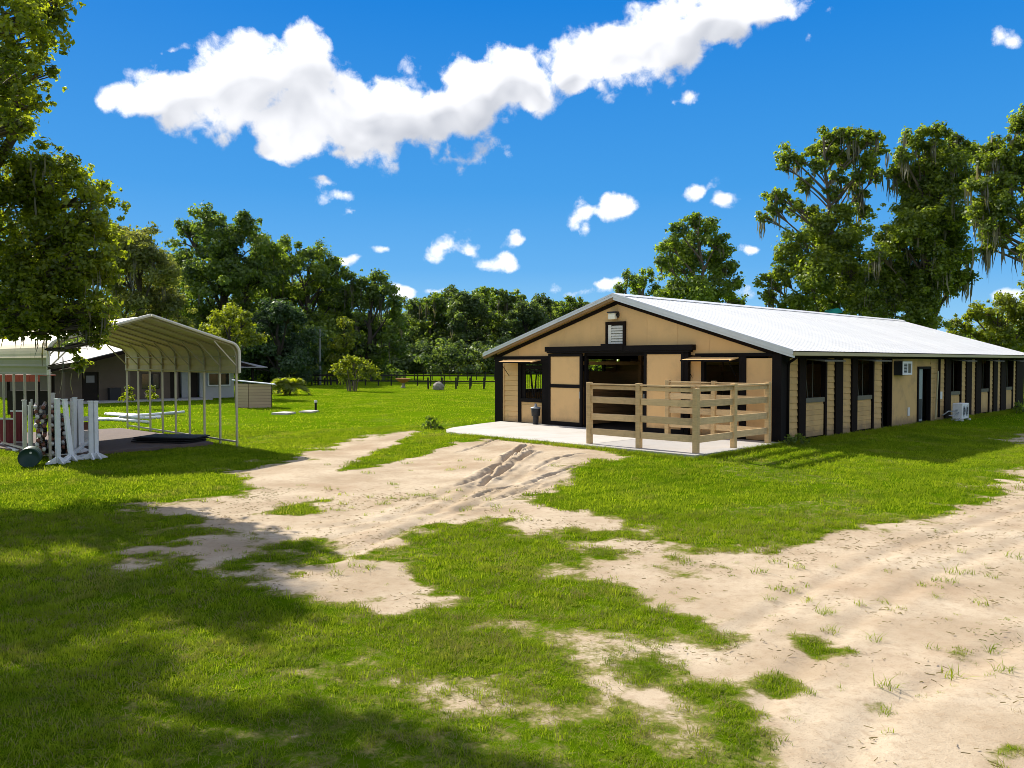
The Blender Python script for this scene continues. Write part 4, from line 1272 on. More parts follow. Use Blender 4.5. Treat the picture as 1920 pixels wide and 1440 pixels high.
# ------------------------------------------------------------------ house behind the carport
def build_house():
    HB = Vector((-27.2, 50.6, 0)); z0 = gz1(-24, 55)
    # local x along the gable wall (towards the back right), y away from the camera
    t = thing('house', 'low brown house with pale gable roof and shaded porch behind the carport', 'house', (HB.x, HB.y, z0), math.atan2(UY.y, UY.x))
    x0, x1, mid, eave, rid = -1.4, 12.2, 5.4, 2.22, 4.0
    dep = 15.0
    sl = (rid - eave) / (mid - x0)
    for s, nm in ((-1, 'roof'), (1, 'roof')):
        xe = x0 if s < 0 else x1
        a = Vector((mid, 0, rid)); 
        rows = 7
        for k in range(rows):
            f0, f1 = k / rows, (k + 1) / rows
            xa, xb = mid + (xe - mid) * f0, mid + (xe - mid) * f1
            za, zb = rid + (eave - rid) * f0, rid + (eave - rid) * f1
            MB().prism_y([(xa, za), (xb, zb - .0), (xb, zb - .05), (xa, za - .05)], -.9, dep + .6).build('roof_sheet', MT['house_roof'], t)
        MB().prism_y([(mid, rid - .055), (xe, eave - .055), (xe, eave - .26), (mid, rid - .26)], -.93, -.86).build('fascia', MT['brown'], t)
    hp = MB().prism([(8.0, -1.0), (12.7, -1.0), (9.2, 3.4), (8.0, 3.4)], 0, .06).mesh('porch_roof', MT['house_roof'])
    for v in hp.vertices: v.co.z += 2.16 + (v.co.y + 1.0) * .27
    inst(hp, 'porch_roof', t)
    # walls
    wz = 2.05
    def wall(xa, xb, za, zb, mt, nm='wall', y=1.6): return MB().box(xa, xb, y, y + .15, za, zb).build(nm, mt, t)
    wall(-.6, 1.2, 0, wz, MT['house_wall']); wall(2.2, 4.9, 0, wz, MT['house_wall']); wall(1.2, 2.2, 1.95, wz, MT['house_wall'])
    wall(4.9, 6.1, 0, .75, MT['house_wall']); wall(4.9, 6.1, 1.8, wz, MT['house_wall']); wall(6.1, 6.8, 0, wz, MT['house_wall'])
    wall(8.9, 11.4, 0, wz, MT['house_pale'], 'pale_wall'); wall(6.8, 8.9, 1.9, wz, MT['house_wall'])
    pts = [(-.8, wz + .003), (11.6, wz + .003), (mid + .05, rid - .3), (mid - .05, rid - .3)]
    MB().prism_y(pts, 1.62, 1.73).build('gable_wall', MT['house_wall'], t)
    d = wall(1.25, 2.15, 0, 1.93, MT['dark_in'], 'door', 1.68)
    MB().box(1.45, 1.95, 1.64, 1.675, 1.25, 1.7).build('door_light', MT['house_roof'], d)
    wall(4.95, 6.05, .78, 1.78, MT['glass'], 'window', 1.68)
    wall(6.85, 7.6, 0, 1.88, MT['dark_in'], 'door', 1.9); wall(7.7, 8.2, 0, 1.88, MT['steel'], 'door', 1.85); wall(8.25, 8.85, 0, 1.88, MT['dark_in'], 'door', 1.9)  # dark sheets stand in for shaded openings beside the steel door
    w = wall(9.5, 11.0, .95, 1.75, MT['glass'], 'window', 1.5)
    fr = MB(); fr.box(9.42, 9.5, 1.46, 1.58, .87, 1.83); fr.box(11.0, 11.08, 1.46, 1.58, .87, 1.83); fr.box(9.5, 11.0, 1.46, 1.58, .87, .945); fr.box(9.5, 11.0, 1.46, 1.58, 1.755, 1.83); fr.box(10.22, 10.28, 1.46, 1.58, .95, 1.75)
    fr.build('window_frame', MT['white'], w)
    MB().box(-.6, -.45, 1.75, dep, 0, 2.2).build('wall', MT['house_wall'], t); MB().box(11.25, 11.4, 1.75, dep, 0, 2.2).build('pale_wall', MT['house_pale'], t)
    MB().box(-.6, 11.4, dep, dep + .15, 0, 2.2).build('wall', MT['house_wall'], t)
    MB().box(-.8, 8.8, -.6, 1.55, -.2, .10).build('porch_floor', MT['concrete2'], t)
    for x in (-.5, 3.3, 6.4, 11.8): MB().box(x - .07, x + .07, -.55, -.41, .0, eave + .1 + (0 if x in (-.5, 11.8) else sl * 2.6)).build('porch_post', MT['house_wall'] if x != 11.8 else MT['black'], t)
    b = MB(); b.box(2.7, 3.4, 1.1, 1.5, .1, .9); b.build('cabinet', MT['darkbin'], t)
    # little board shed in front of its right end
    A = px_ground(441, 765, -.2); z = gz1(*A)
    t2 = thing('shed', 'little board well house with flat slanting metal lid, right of the carport', 'shed', (A[0], A[1], z), .34)
    S = 1.0
    W, D, H = 1.95, 1.3, 1.36
    # corner towards the camera
    n = 8
    for k in range(n):
        h0, h1 = k * H / n, (k + 1) * H / n - .012
        MB().box(.72, W, -.03, 0, h0, h1).build('board', MT['shed'], t2)
        q = MB().bar((0.0, .62, (h0 + h1) / 2), (.70, 0, (h0 + h1) / 2), .03, h1 - h0).build('board', MT['shed'], t2)
    MB().prism([(.03, .64), (.72, .03), (W - .02, .03), (W - .02, D), (.1, D)], 0, H - .02).build('shed_core', MT['dark_in'], t2)
    MB().box(W - .012, W + .02, -.035, .1, 0, H).build('corner_post', MT['brown'], t2)
    ld = MB().prism([(-.15, .75), (.68, -.18), (W + .22, -.16), (W + .22, D + .1), (-.15, D + .1)], 0, .045).mesh('lid', MT['house_roof'])
    for v in ld.vertices: v.co.z += H + .16 - .11 * v.co.x
    ld.materials.clear(); ld.materials.append(MT['rake']); inst(ld, 'lid', t2)
build_house()

# ------------------------------------------------------------------ far fences
def post_fence(name, label, a, b, n, h, rails, mt, pw=.12, extra_rail_mt=None, group='paddock fences across the meadow'):
    A, Bq = Vector((*a, 0)), Vector((*b, 0))
    t = thing(name, label, 'fence', (A.x, A.y, 0), 0, group)
    me = MB().box(-pw / 2, pw / 2, -pw / 2, pw / 2, -.15, h).mesh('post', mt)
    pts = []
    for k in range(n):
        p = A.lerp(Bq, k / (n - 1)); z = gz1(p.x, p.y); pts.append(Vector((p.x - A.x, p.y - A.y, z)))
        inst(me, 'post', t, tuple(pts[-1]), (random.uniform(-.02, .02), random.uniform(-.03, .03), 0))
    for z, rh in rails:
        for p, q in zip(pts[:-1], pts[1:]):
            MB().bar(p + Vector((0, -.07, z)), q + Vector((0, -.07, z)), .04, rh).build('rail', extra_rail_mt or mt, t)
    return t
def build_fences():
    g = lambda x, y: px_ground(x, y, -.22)
    post_fence('paddock_fence', 'dark rail fence crossing the meadow behind the clipped lawn', g(545, 722), g(935, 725), 17, 1.25, ((.52, .13), (1.12, .15)), MT['fence_dark'])
    post_fence('post_row', 'row of short dark posts right of the stone in front of the rail fence', g(803, 730), g(960, 730.5), 7, 1.12, (), MT['fence_dark'], .15)
    post_fence('post_row', 'row of short dark posts between the round shrub and the multi-stemmed tree', g(560, 723), g(655, 721), 9, .85, (), MT['fence_dark'], .16)
    post_fence('wire_fence', 'second thinner post fence farther back in the meadow', g(545, 713), g(960, 713), 26, 1.2, ((1.1, .04), (.6, .03)), MT['fence_dark'], .11)
    post_fence('board_fence', 'long weathered grey board fence at the foot of the far woods', g(440, 700.5), g(990, 700.5), 30, 1.35, ((1.25, .22), (.85, .14), (.45, .14)), MT['fence_dark'], .16, MT['fence_grey'])
build_fences()

# ------------------------------------------------------------------ small things on the lawn
def build_lawn_things():
    for (x0, x1, y, lb) in ((513, 551, 776, 'left one of two pale concrete pads set in the lawn'), (566, 592, 773, 'right one of two pale concrete pads, beside the vent pipe')):
        a, b = Vector(px_ground(x0, y, -.2)), Vector(px_ground(x1, y - 1.5, -.2))
        m = (a + b) / 2; L = (b - a).length
        z = gz1(m.x, m.y)
        pts = [(-L / 2, -.35), (L / 2 * .7, -.75), (L / 2, .3), (-L * .2, .75)]
        o = MB().prism(pts, -.05, .09).build('concrete_pad', MT['concrete'], bevel=.02); o.location = (m.x, m.y, z)
        tag(o, lb, 'concrete pad', 'concrete pads in the lawn')
    p = gp(592, 771, -.2)
    t = thing('vent_pipe', 'thin dark vent pipe standing in the lawn beside a concrete pad', 'pipe', tuple(p))
    MB().tube([(0, 0, -.05), (0, 0, .50)], .06, 8).build('pipe', MT['black'], t, True)
    MB().lathe([(.085, .48), (.085, .56), (.05, .60)], 10).build('cap', MT['white_old'], t)
    p = gp(822, 731, -.2)
    bm = bmesh.new(); bmesh.ops.create_icosphere(bm, subdivisions=3, radius=.5)
    for v in bm.verts:
        v.co *= 1 + .18 * (random.random() - .5); v.co.x *= 1.05; v.co.z = max(v.co.z * .95, -.25)
    me = bpy.data.meshes.new('stone'); bm.to_mesh(me); bm.free(); me.materials.append(MT['stone'])
    o = bpy.data.objects.new('stone', me); COL.objects.link(o); o.location = (p.x, p.y, p.z + .28)
    tag(o, 'rounded grey stone block on the lawn before the fence posts', 'stone')
    p = gp(756, 727, -.2)
    t = thing('planter', 'wide terracotta bowl planter on a stone pedestal before the rail fence', 'planter', tuple(p))
    MB().lathe([(.26, 0), (.24, .10), (.14, .16), (.12, .42), (.18, .48)], 14).build('pedestal', MT['stone'], t, True)
    MB().lathe([(.18, .48), (.48, .66), (.72, .86), (.76, .92), (.68, .91), (.3, .78)], 18).build('bowl', MT['terracotta'], t, True)
    # utility pole
    a = px_at(600, 697, 92)
    t = thing('utility_pole', 'thin grey utility pole before the dark trees left of the far fence', 'pole', (a.x, a.y, gz1(a.x, a.y)))
    MB().tube([(0, 0, -.3), (0, 0, 6.2)], [.14, .11], 8).build('pole', MT['fence_grey'], t)
    # far cottage
    a = px_at(622, 697, 150)
    t = thing('cottage', 'far cottage with brownish roof half hidden by the trees', 'cottage', (a.x, a.y, gz1(a.x, a.y)), .1)
    MB().box(-2.6, 2.6, 0, 5, 0, 1.8).build('wall', MT['house_wall'], t)
    MB().prism_y([(-3, 1.75), (3, 1.75), (2.2, 3.4), (-2.2, 3.4)], -.3, 5.3).build('roof', MT['shed'], t)
    MB().box(-1.6, -.7, -.04, -.002, .7, 1.5).build('window', MT['glass'], t)
    # red roofed shelter
    a = px_ground(44, 778, -.2); z = gz1(*a)
    t = thing('shelter', 'small open shelter with rust red roof seen between the left carport legs', 'shelter', (a[0], a[1], z), .1)
    for k in range(5):
        MB().prism_y([(-1.15 + k * .46, 1.95), (-1.15 + (k + 1) * .46 - .01, 1.95), (-1.15 + (k + 1) * .46 - .01, 2.0), (-1.15 + k * .46, 2.0)], -.8, -.1).build('roof_sheet', MT['red_roof'], t)
        o = MB().prism_y([(-1.15 + k * .46, 1.68), (-1.15 + (k + 1) * .46 - .01, 1.68), (-1.15 + (k + 1) * .46 - .01, 2.0), (-1.15 + k * .46, 2.0)], -.84, -.805).build('roof_sheet', MT['red_roof'], t)
    MB().box(-1.15, 1.15, -.1, .9, 1.93, 1.98).build('roof', MT['red_roof'], t)
    for x in (-1.05, 1.05):
        for y in (-.75, .8): MB().box(x - .05, x + .05, y - .05, y + .05, 0, 1.93).build('post', MT['brown'], t)
    MB().box(-1.0, 1.0, .6, .7, 0, 1.2).build('rear_wall', MT['dark_in'], t)
    # teal canopy behind the barn roof
    a = px_at(1558, 583, 62)
    t = thing('canopy', 'teal canopy top just showing above the white barn roof', 'canopy', (a.x, a.y, gz1(a.x, a.y)))
    h = a.z + .2 - gz1(a.x, a.y)
    MB().prism_y([(-.7, h - .65), (.6, h - .35), (.25, h - .02), (-.1, h - .12)], -.8, .8).build('canvas', MT['teal'], t)
    for x in (-.8, .8): MB().box(x - .04, x + .04, -.04, .04, 0, h - .6).build('post', MT['steel'], t)
build_lawn_things()

# ------------------------------------------------------------------ trees
def unit(n):
    v = rng.normal(size=(n, 3)); return v / np.linalg.norm(v, axis=1, keepdims=True)

def leaf_mesh(name, centers, radii, leaf, k, mat, flat=.8, droop=0.0, spray=.12):
    """many small rhombic leaves filling the given clumps"""
    allP, allN, allT = [], [], []
    for c, r in zip(centers, radii):
        n = max(8, int(k * 3.0 * (r / leaf) ** 2))
        d = unit(n); rad = r * rng.random(n) ** .45
        ns = int(n * spray); rad[:ns] *= rng.uniform(1.0, 1.55, ns)
        p = d * rad[:, None] * rng.uniform(.65, 1.35, 3); p[:, 2] *= flat
        nrm = d * .9 + np.array([0, 0, .55]) + rng.normal(size=(n, 3)) * .55
        allP.append(p + c); allN.append(nrm); allT.append(np.clip(rng.uniform(.1, .75) + rng.normal(size=n) * .2, 0, 1))
    P = np.concatenate(allP); N = np.concatenate(allN); T = np.concatenate(allT)
    N /= np.linalg.norm(N, axis=1, keepdims=True) + 1e-9
    n = len(P)
    A = np.cross(N, unit(n)); A /= np.linalg.norm(A, axis=1, keepdims=True) + 1e-9
    if droop: A[:, 2] -= droop; A /= np.linalg.norm(A, axis=1, keepdims=True)
    B = np.cross(N, A); B /= np.linalg.norm(B, axis=1, keepdims=True) + 1e-9
    s = leaf * 1.12 * rng.uniform(.45, 1.5, n)[:, None]
    V = np.empty((n, 4, 3), np.float32)
    V[:, 0] = P - A * s * .5; V[:, 1] = P + B * s * .30 + N * s * .06; V[:, 2] = P + A * s * .5; V[:, 3] = P - B * s * .30 + N * s * .06
    me = bpy.data.meshes.new(name)
    me.vertices.add(n * 4); me.vertices.foreach_set('co', V.ravel())
    me.loops.add(n * 4); me.polygons.add(n)
    me.loops.foreach_set('vertex_index', np.arange(n * 4, dtype=np.int32))
    me.polygons.foreach_set('loop_start', (np.arange(n) * 4).astype(np.int32))
    at = me.attributes.new('tint', 'FLOAT', 'POINT'); at.data.foreach_set('value', np.repeat(T, 4).astype(np.float32))
    me.update(calc_edges=True); me.materials.append(mat)
    return me

def strand_mesh(name, starts, lmin, lmax, wid, mat):
    n = len(starts); S = np.asarray(starts)
    L = rng.uniform(lmin, lmax, n); a = rng.uniform(0, 6.28, n); w = wid * rng.uniform(.5, 1.3, n)
    V = np.empty((n, 6, 3), np.float32)
    dx = np.cos(a) * w / 2; dy = np.sin(a) * w / 2
    for i, (t, ww) in enumerate(((0, .55), (.5, 1.0), (1.0, .12))):
        ox = rng.normal(size=n) * .06 * L * t; oy = rng.normal(size=n) * .06 * L * t
        for j, sg in enumerate((-1, 1)):
            V[:, i * 2 + j, 0] = S[:, 0] + ox + dx * ww * sg; V[:, i * 2 + j, 1] = S[:, 1] + oy + dy * ww * sg; V[:, i * 2 + j, 2] = S[:, 2] - L * t
    me = bpy.data.meshes.new(name); me.vertices.add(n * 6); me.vertices.foreach_set('co', V.ravel())
    f = (np.arange(n)[:, None, None] * 6 + np.array([[0, 1, 3, 2], [2, 3, 5, 4]])[None]).reshape(-1)
    me.loops.add(len(f)); me.polygons.add(len(f) // 4)
    me.loops.foreach_set('vertex_index', f.astype(np.int32)); me.polygons.foreach_set('loop_start', (np.arange(len(f) // 4) * 4).astype(np.int32))
    at = me.attributes.new('tint', 'FLOAT', 'POINT'); at.data.foreach_set('value', np.repeat(rng.random(n), 6).astype(np.float32))
    me.update(calc_edges=True); me.materials.append(mat)
    return me

def grow(name, label, base, lobes, leaf, k, mat, bark, trunk_r, group=None, moss=0.0, moss_len=(.5, 1.8), cl=9, cr=(.30, .52), flat=.8, cat='tree', twigs=True, limb=1.0, top_f=.7, moss_w=.13, spray=.22, minlimb=0.0):
    """base: foot of the trunk; lobes: list of (centre, radius) in world metres"""
    base = Vector(base)
    t = thing(name, label, cat, tuple(base), 0, group)
    C = [Vector(c) - base for c, r in lobes]
    cent = sum(C, Vector()) / len(C); zmax = max(c.z for c in C)
    topp = Vector((cent.x, cent.y, cent.z + (zmax - cent.z) * top_f))
    path = []
    for i in range(9):
        f = i / 8; path.append(Vector((topp.x * f ** 1.6, topp.y * f ** 1.6, topp.z * f)) + Vector((random.uniform(-.02, .02), random.uniform(-.02, .02), 0)) * topp.z * f)
    mb = MB()
    mb.tube([path[0] - Vector((0, 0, .3))] + path, [trunk_r * 1.5] + [trunk_r * (1.15 - .95 * (i / 8) ** .9) for i in range(9)], 8, False)
    cents, rads, starts = [], [], []
    for (c, r), cc in zip(lobes, C):
        bare = cc.z < minlimb
        # limb leaves the trunk well below the lobe
        h = max(.16 * topp.z, cc.z - .75 * (Vector((cc.x, cc.y)) - Vector((cent.x, cent.y))).length - r * 1.2)
        f = min(.97, max(.12, h / max(topp.z, .1))); i = f * 8; a = int(min(7, i)); s = path[a].lerp(path[a + 1], i - a)
        mid = s.lerp(cc, .5) + Vector((random.uniform(-.12, .12), random.uniform(-.12, .12), random.uniform(-.02, .12))) * (cc - s).length
        pts = [(s * (1 - q) ** 2 + mid * (2 * q * (1 - q)) + cc * q * q) for q in (0, .25, .5, .75, 1)]
        r0 = min(trunk_r * .42, .030 * (cc - s).length + .012 * r + .008) * limb
        if not bare: mb.tube(pts, [r0, r0 * .8, r0 * .62, r0 * .45, r0 * .28], 5, False)
        for _ in range(cl):
            d = unit(1)[0]; q = r * random.uniform(.35, .92)
            cp = np.array(cc) + d * q * np.array([1, 1, .9])
            cents.append(cp); rads.append(r * random.uniform(*cr))
            if twigs:
                e = Vector(cp); m2 = (pts[3] + e) / 2 + Vector((0, 0, .1 * r)); mb.tube([pts[3] if not bare else pts[4], m2, e], [r0 * .35, r0 * .22, r0 * .1], 4, False)
            if random.random() < .55:
                e_ = unit(1)[0]; e_[2] = e_[2] * .7 - .12
                cents.append(np.array(cc) + e_ * r * random.uniform(1.0, 1.42)); rads.append(r * random.uniform(.10, .22))
            if moss > 0:
                for _ in range(int(rng.poisson(moss * .55))):
                    a_ = random.uniform(0, 6.28); rr = rads[-1] * random.uniform(.1, .8)
                    sx, sy, sz = cp[0] + rr * math.cos(a_), cp[1] + rr * math.sin(a_), cp[2] - rads[-1] * .3
                    for _ in range(5): starts.append((sx + random.gauss(0, .12), sy + random.gauss(0, .12), sz + random.gauss(0, .15)))
    mb.build('trunk', bark, t, True)
    o = bpy.data.objects.new('crown', leaf_mesh('crown', cents, rads, leaf, k, mat, flat, 0, spray)); COL.objects.link(o); o.parent = t
    if starts:
        o = bpy.data.objects.new('moss', strand_mesh('moss', starts, moss_len[0], moss_len[1], moss_w, MT['moss'])); COL.objects.link(o); o.parent = t; o['kind'] = 'stuff'
    return t

def px_lobes(D, items, spread=1.0):
    out = []
    for it in items:
        x, y, r = it[:3]; dd = it[3] if len(it) > 3 else D
        Rm = r / F_PX * dd
        dz = random.uniform(-1, 1) * spread * Rm * 1.3
        out.append((px_at(x, y, dd + dz), Rm))
    return out

def foot(px, D):
    a = px_at(px, 690, D); return (a.x, a.y, gz1(a.x, a.y))

def build_trees():
    # two big oaks at the left edge, close to the camera
    L = px_lobes(13, [(0,140,42,17.4),(32,176,24,17.4),(15,25,85),(85,15,48),(60,80,52),(25,150,58,12.4),(78,135,34),(15,215,48,12.2),(112,8,26),(45,235,25,12.2),(70,190,24,12.6)], .8)
    L += [(Vector(p), r) for p, r in (((-9.6,13.2,8.3),1.3),((-10.6,12.2,7.0),1.3),((-11.6,14.2,9.4),1.1),((-12.6,12.6,8.0),1.5),((-8.4,13.6,8.9),1.0),((-11.4,10.6,7.4),1.2),((-13.4,10.8,8.8),1.4),((-10.9,17.2,7.6),1.0),((-12.2,16.2,6.8),1.1))]
    grow('oak_tree', 'overhanging oak whose leaves fill the upper left corner of the view', (-13.2, 12.6, gz1(-13.2, 12.6)), L, .072, 4.8, MT['leaf_near'], MT['bark'], .34, moss=.0, limb=.5, cl=14, cr=(.22, .42), moss_w=.04)
    L = px_lobes(18, [(70,320,60),(130,345,55),(175,390,45),(105,300,45),(30,330,70),(195,445,34),(150,450,60),(90,430,70),(30,450,70),(180,505,40),(60,540,75),(130,545,70),(190,570,36),(20,580,45),(100,585,42),(160,600,34),(200,615,22),(190,365,30),(150,680,14),(205,520,24),(180,640,14),(135,655,11),(150,690,7),(100,380,55),(50,380,60),(150,500,50),(100,490,60),(40,500,60),(110,565,50),(60,575,48),(170,480,45),(20,380,55),(10,550,60),(40,612,24),(85,608,22),(125,612,20),(10,615,24),(165,612,18),(30,626,15),(75,624,15),(112,622,13),(60,590,30),(190,600,22)], .9)
    L += [(Vector(p), r) for p, r in (((-12.6,17.8,7.6),1.4),((-13.8,19,6.0),1.6),((-13.4,16.6,5.0),1.4),((-12.6,16.2,8.8),1.2),((-14.8,18,8.6),1.6),((-12.4,19.2,9.2),1.1),((-15.4,16.6,6.6),1.6))]
    grow('oak_tree', 'rounded leafy oak hanging over the left end of the carport roof', (-14.6, 18.2, gz1(-14.6, 18.2)), L, .088, 4.7, MT['leaf_near'], MT['bark'], .36, moss=.06, moss_len=(.2, .6), limb=.35, cl=15, cr=(.22, .44), spray=.32, minlimb=4.6, moss_w=.05)
    # woods left of the meadow
    G = 'trees along the meadow edge behind the carport'
    T = lambda lb, px, D, items, leaf, mat, tr, nm='oak_tree', moss=.5, k=7.0, bark='bark_dark', **kw: grow(nm, lb, foot(px, D), px_lobes(D, items, kw.pop('spread', 1.0)), leaf, k, MT[mat], MT[bark], tr, G, moss, kw.pop('ml', (.8, 2.6)), **kw)
    T('pale mossy oak just right of the big near oak', 262, 78, [(245,455,44),(228,480,40),(285,460,40),(235,520,46),(290,510,48),(260,560,52),(310,560,44),(225,575,44),(320,600,40),(250,620,44),(232,435,22),(262,440,26)], .26, 'leaf_pale', .5, moss=1.1)
    T('tallest dark oak rising above the carport', 420, 106, [(385,415,30),(425,418,36),(455,430,36),(350,440,34),(400,455,48),(445,475,52),(490,465,38),(370,490,46),(415,520,58),(470,530,56),(390,560,58),(440,590,60),(500,510,40),(345,520,36),(480,590,48),(365,610,46)], .34, 'leaf_dark', .8, k=8, moss=.35)
    T('sunlit oak with feathery top right of the tallest dark oak', 570, 114, [(545,475,34),(580,478,32),(610,492,32),(525,500,34),(565,520,44),(610,530,42),(632,512,22),(540,560,48),(590,575,50),(630,560,36),(560,620,50),(620,620,44),(515,545,36),(640,600,26)], .35, 'leaf_mid', .7, moss=.6)
    T('bluish dark cedar behind the small shed', 525, 90, [(500,600,40),(540,590,36),(480,640,44),(530,640,52),(575,650,42),(500,680,42),(560,690,40),(460,680,34),(510,575,24)], .26, 'leaf_blue', .4, 'cedar_tree', 0, 8.5)
    T('bright yellow green young tree beside the carport roof', 432, 60, [(415,595,24),(440,590,26),(460,605,24),(405,620,28),(435,625,32),(465,635,26),(430,650,28),(400,645,22)], .18, 'leaf_bright', .16, 'young_tree', 0, 6.5)
    T('moss hung oak left of the gap above the multi stemmed tree', 690, 110, [(672,525,26),(705,530,28),(725,550,26),(660,555,28),(695,565,36),(735,580,28),(665,600,34),(710,610,40),(745,620,28),(680,645,38),(725,655,36),(650,640,28)], .32, 'leaf_dark', .5, moss=1.0, ml=(1.2, 3.6))
    T('slim bright green tree in the wood gap behind the far cottage', 640, 100, [(650,640,20),(640,665,22),(660,680,22),(628,640,16),(650,610,18)], .26, 'leaf_bright', .2, 'young_tree', 0, 6)
    # darker woods behind, down to the ground, too deep in shade to tell one tree from the next
    def wood(name, rows, leaf, mat, k):
        cs, rs = [], []
        for (x, y, D, R_) in rows:
            p = px_at(x, y, D); g = gz1(p.x, p.y); h = p.z - g
            for q in range(int(10 * max(1, h / 9))):
                f = random.uniform(.04, .98); sp = R_ * (.45 + .55 * math.sin(math.pi * min(1, f * .75 + .2)))
                cs.append(np.array([p.x + random.gauss(0, .5) * sp, p.y + random.gauss(0, .5) * sp, g + h * f])); rs.append(R_ * random.uniform(.25, .48))
        o = bpy.data.objects.new(name, leaf_mesh(name, cs, rs, leaf, k, MT[mat])); COL.objects.link(o); o['kind'] = 'stuff'
    items = [(-40,545,140),(60,560,120),(150,575,115),(210,560,110),(300,575,120),(345,560,112),(480,560,118),(560,580,112),(650,575,124),(20,600,100),(120,620,98),(330,640,95),(470,640,92),(250,620,96),(400,600,105),(590,630,104),(640,640,112),(700,640,125),(300,500,118),(340,490,120),(250,490,122),(500,480,122),(550,500,120),(470,470,124),(610,520,120),(655,545,122),(215,470,120),(700,580,130)]
    wood('dim_woods', [(x, y, D, 5.0) for x, y, D in items], .42, 'leaf_dark', 5.0)
    # palms / shrubs on the lawn
    def fronds(name, label, cat, base, n, L, h, mat, stems=1, spreadr=.2, group=None):
        t = thing(name, label, cat, base, 0, group)
        v = []; f = []; tint = []
        st = MB()
        for s in range(stems):
            a0 = 6.283 * s / max(1, stems); top = Vector((math.cos(a0) * spreadr * 2.2, math.sin(a0) * spreadr * 2.2, h * random.uniform(.8, 1.0)))
            st.tube([Vector((math.cos(a0) * spreadr * .4, math.sin(a0) * spreadr * .4, -.1)), top * .55, top], [.07, .06, .045], 6, False)
            for k in range(n // stems):
                a = random.uniform(0, 6.283); el = random.uniform(.1, 1.35); ln = L * random.uniform(.6, 1.1)
                dx, dy = math.cos(a), math.sin(a); sg = 7
                pr = []
                for i in range(sg + 1):
                    q = i / sg; r = ln * q * math.cos(el) * (1 - .1 * q); z = ln * (q * math.sin(el) - .75 * q * q * math.cos(el * .5))
                    pr.append(top + Vector((dx * r, dy * r, z)))
                tn = random.random()
                for i in range(1, sg + 1):
                    for sd_ in (-1, 1):
                        w_ = .28 * L * math.sin(math.pi * min(1, i / sg * .9 + .08)); p = pr[i]; p0 = pr[i - 1]
                        tip = p + Vector((-dy * sd_ * w_ + dx * w_ * .7, dx * sd_ * w_ + dy * w_ * .7, -.3 * w_))
                        i0 = len(v); v += [tuple(p0), tuple(p), tuple(tip)]; f.append((i0, i0 + 1, i0 + 2)); tint += [tn] * 3
        me = bpy.data.meshes.new('crown'); me.from_pydata(v, [], f); me.materials.append(mat)
        at = me.attributes.new('tint', 'FLOAT', 'POINT'); at.data.foreach_set('value', np.array(tint, np.float32))
        o = bpy.data.objects.new('crown', me); COL.objects.link(o); o.parent = t
        st.build('stems', MT['bark'], t, True)
    fronds('palm_shrub', 'round arching palm shrub right of the small shed', 'shrub', foot_g(538, 740), 260, 1.5, .8, MT['leaf_bright'], 3, .3)
    fronds('palm_shrub', 'small lower fern like shrub touching the shed corner', 'shrub', foot_g(515, 738), 90, .9, .35, MT['leaf_pale'], 2, .3)
    L = px_lobes(72, [(640,690,18),(665,680,18),(690,690,18),(648,700,18),(680,700,16),(706,700,12),(632,702,12),(655,672,10)], .9)
    t = grow('multi_stem_tree', 'small multi stemmed tree with feathery yellow green crown on the lawn', foot_g(660, 733), L, .16, 4.5, MT['leaf_bright'], MT['bark'], .04, cl=10, flat=.7, limb=.7)
    st = MB()
    for k in range(6):
        a = 6.283 * k / 6 + .3; st.tube([(.34 * math.cos(a), .3 * math.sin(a), -.1), (.5 * math.cos(a), .4 * math.sin(a), .8), (1.15 * math.cos(a), .9 * math.sin(a), 1.9)], [.06, .05, .03], 6, False)
    st.build('stems', MT['bark'], t, True)
    grow('shrub', 'bright rounded bush on the far meadow near the barn corner', foot(880, 165), px_lobes(165, [(862,688,11),(880,682,13),(898,686,12),(875,692,10),(905,690,8)], .8), .42, 6, MT['leaf_bright'], MT['bark'], .15, cat='shrub', cl=7, twigs=False)
    grow('shrub', 'low dark weed clump at the left corner of the concrete slab', foot_g(808, 810), px_lobes(30.5, [(800,796,11),(815,795,11),(808,787,10),(822,803,8),(795,805,8)], .7), .10, 6, MT['leaf_mid'], MT['bark'], .02, cat='shrub', cl=7)
    grow('shrub', 'small green plant growing on the grass by the far end of the barn wall', (lambda p: (p.x, p.y, gz1(p.x, p.y)))(L2W(.9, 21.5)), [(L2W(.9, 21.5, .25), .28), (L2W(.95, 21.9, .2), .22)], .09, 6, MT['leaf_mid'], MT['bark'], .015, cat='shrub', cl=6)
    for i, (x, y, lb) in enumerate(((240, 755, 'left yellow green sapling behind the carport legs'), (283, 753, 'right yellow green sapling behind the carport legs'))):
        D = 45; grow('sapling', lb, foot_g(x, y), px_lobes(D, [(x, y - 18, 8), (x - 6, y - 8, 7), (x + 6, y - 10, 7), (x + 2, y - 27, 6)], .8), .13, 4.5, MT['leaf_bright'], MT['bark'], .025, 'saplings behind the carport', cat='shrub', cl=6)
    for i, (lx, ly) in enumerate(((.5, -.45), (.62, .05))):
        p = L2W(lx, ly); grow('shrub', ('little weed at the foot of the black barn corner post' if i == 0 else 'little weed beside the corner downspout of the barn'), (p.x, p.y, gz1(p.x, p.y)), [(p + Vector((0, 0, .12)), .2), (p + Vector((.15, .1, .06)), .15)], .05, 6, MT['leaf_mid'], MT['bark'], .008, cat='weed', cl=5)
    # far woods across the meadow: five kinds, copied
    protos = []
    spec = [(18, 7.5, 'leaf_far', 'tall far woodland tree with layered dark crown'), (21, 7, 'leaf_far', 'high crowned far woodland tree standing above its neighbours'), (15, 7, 'leaf_mid', 'mid green far woodland tree with broad crown'), (17, 6, 'leaf_dark', 'narrow dark far woodland tree')]
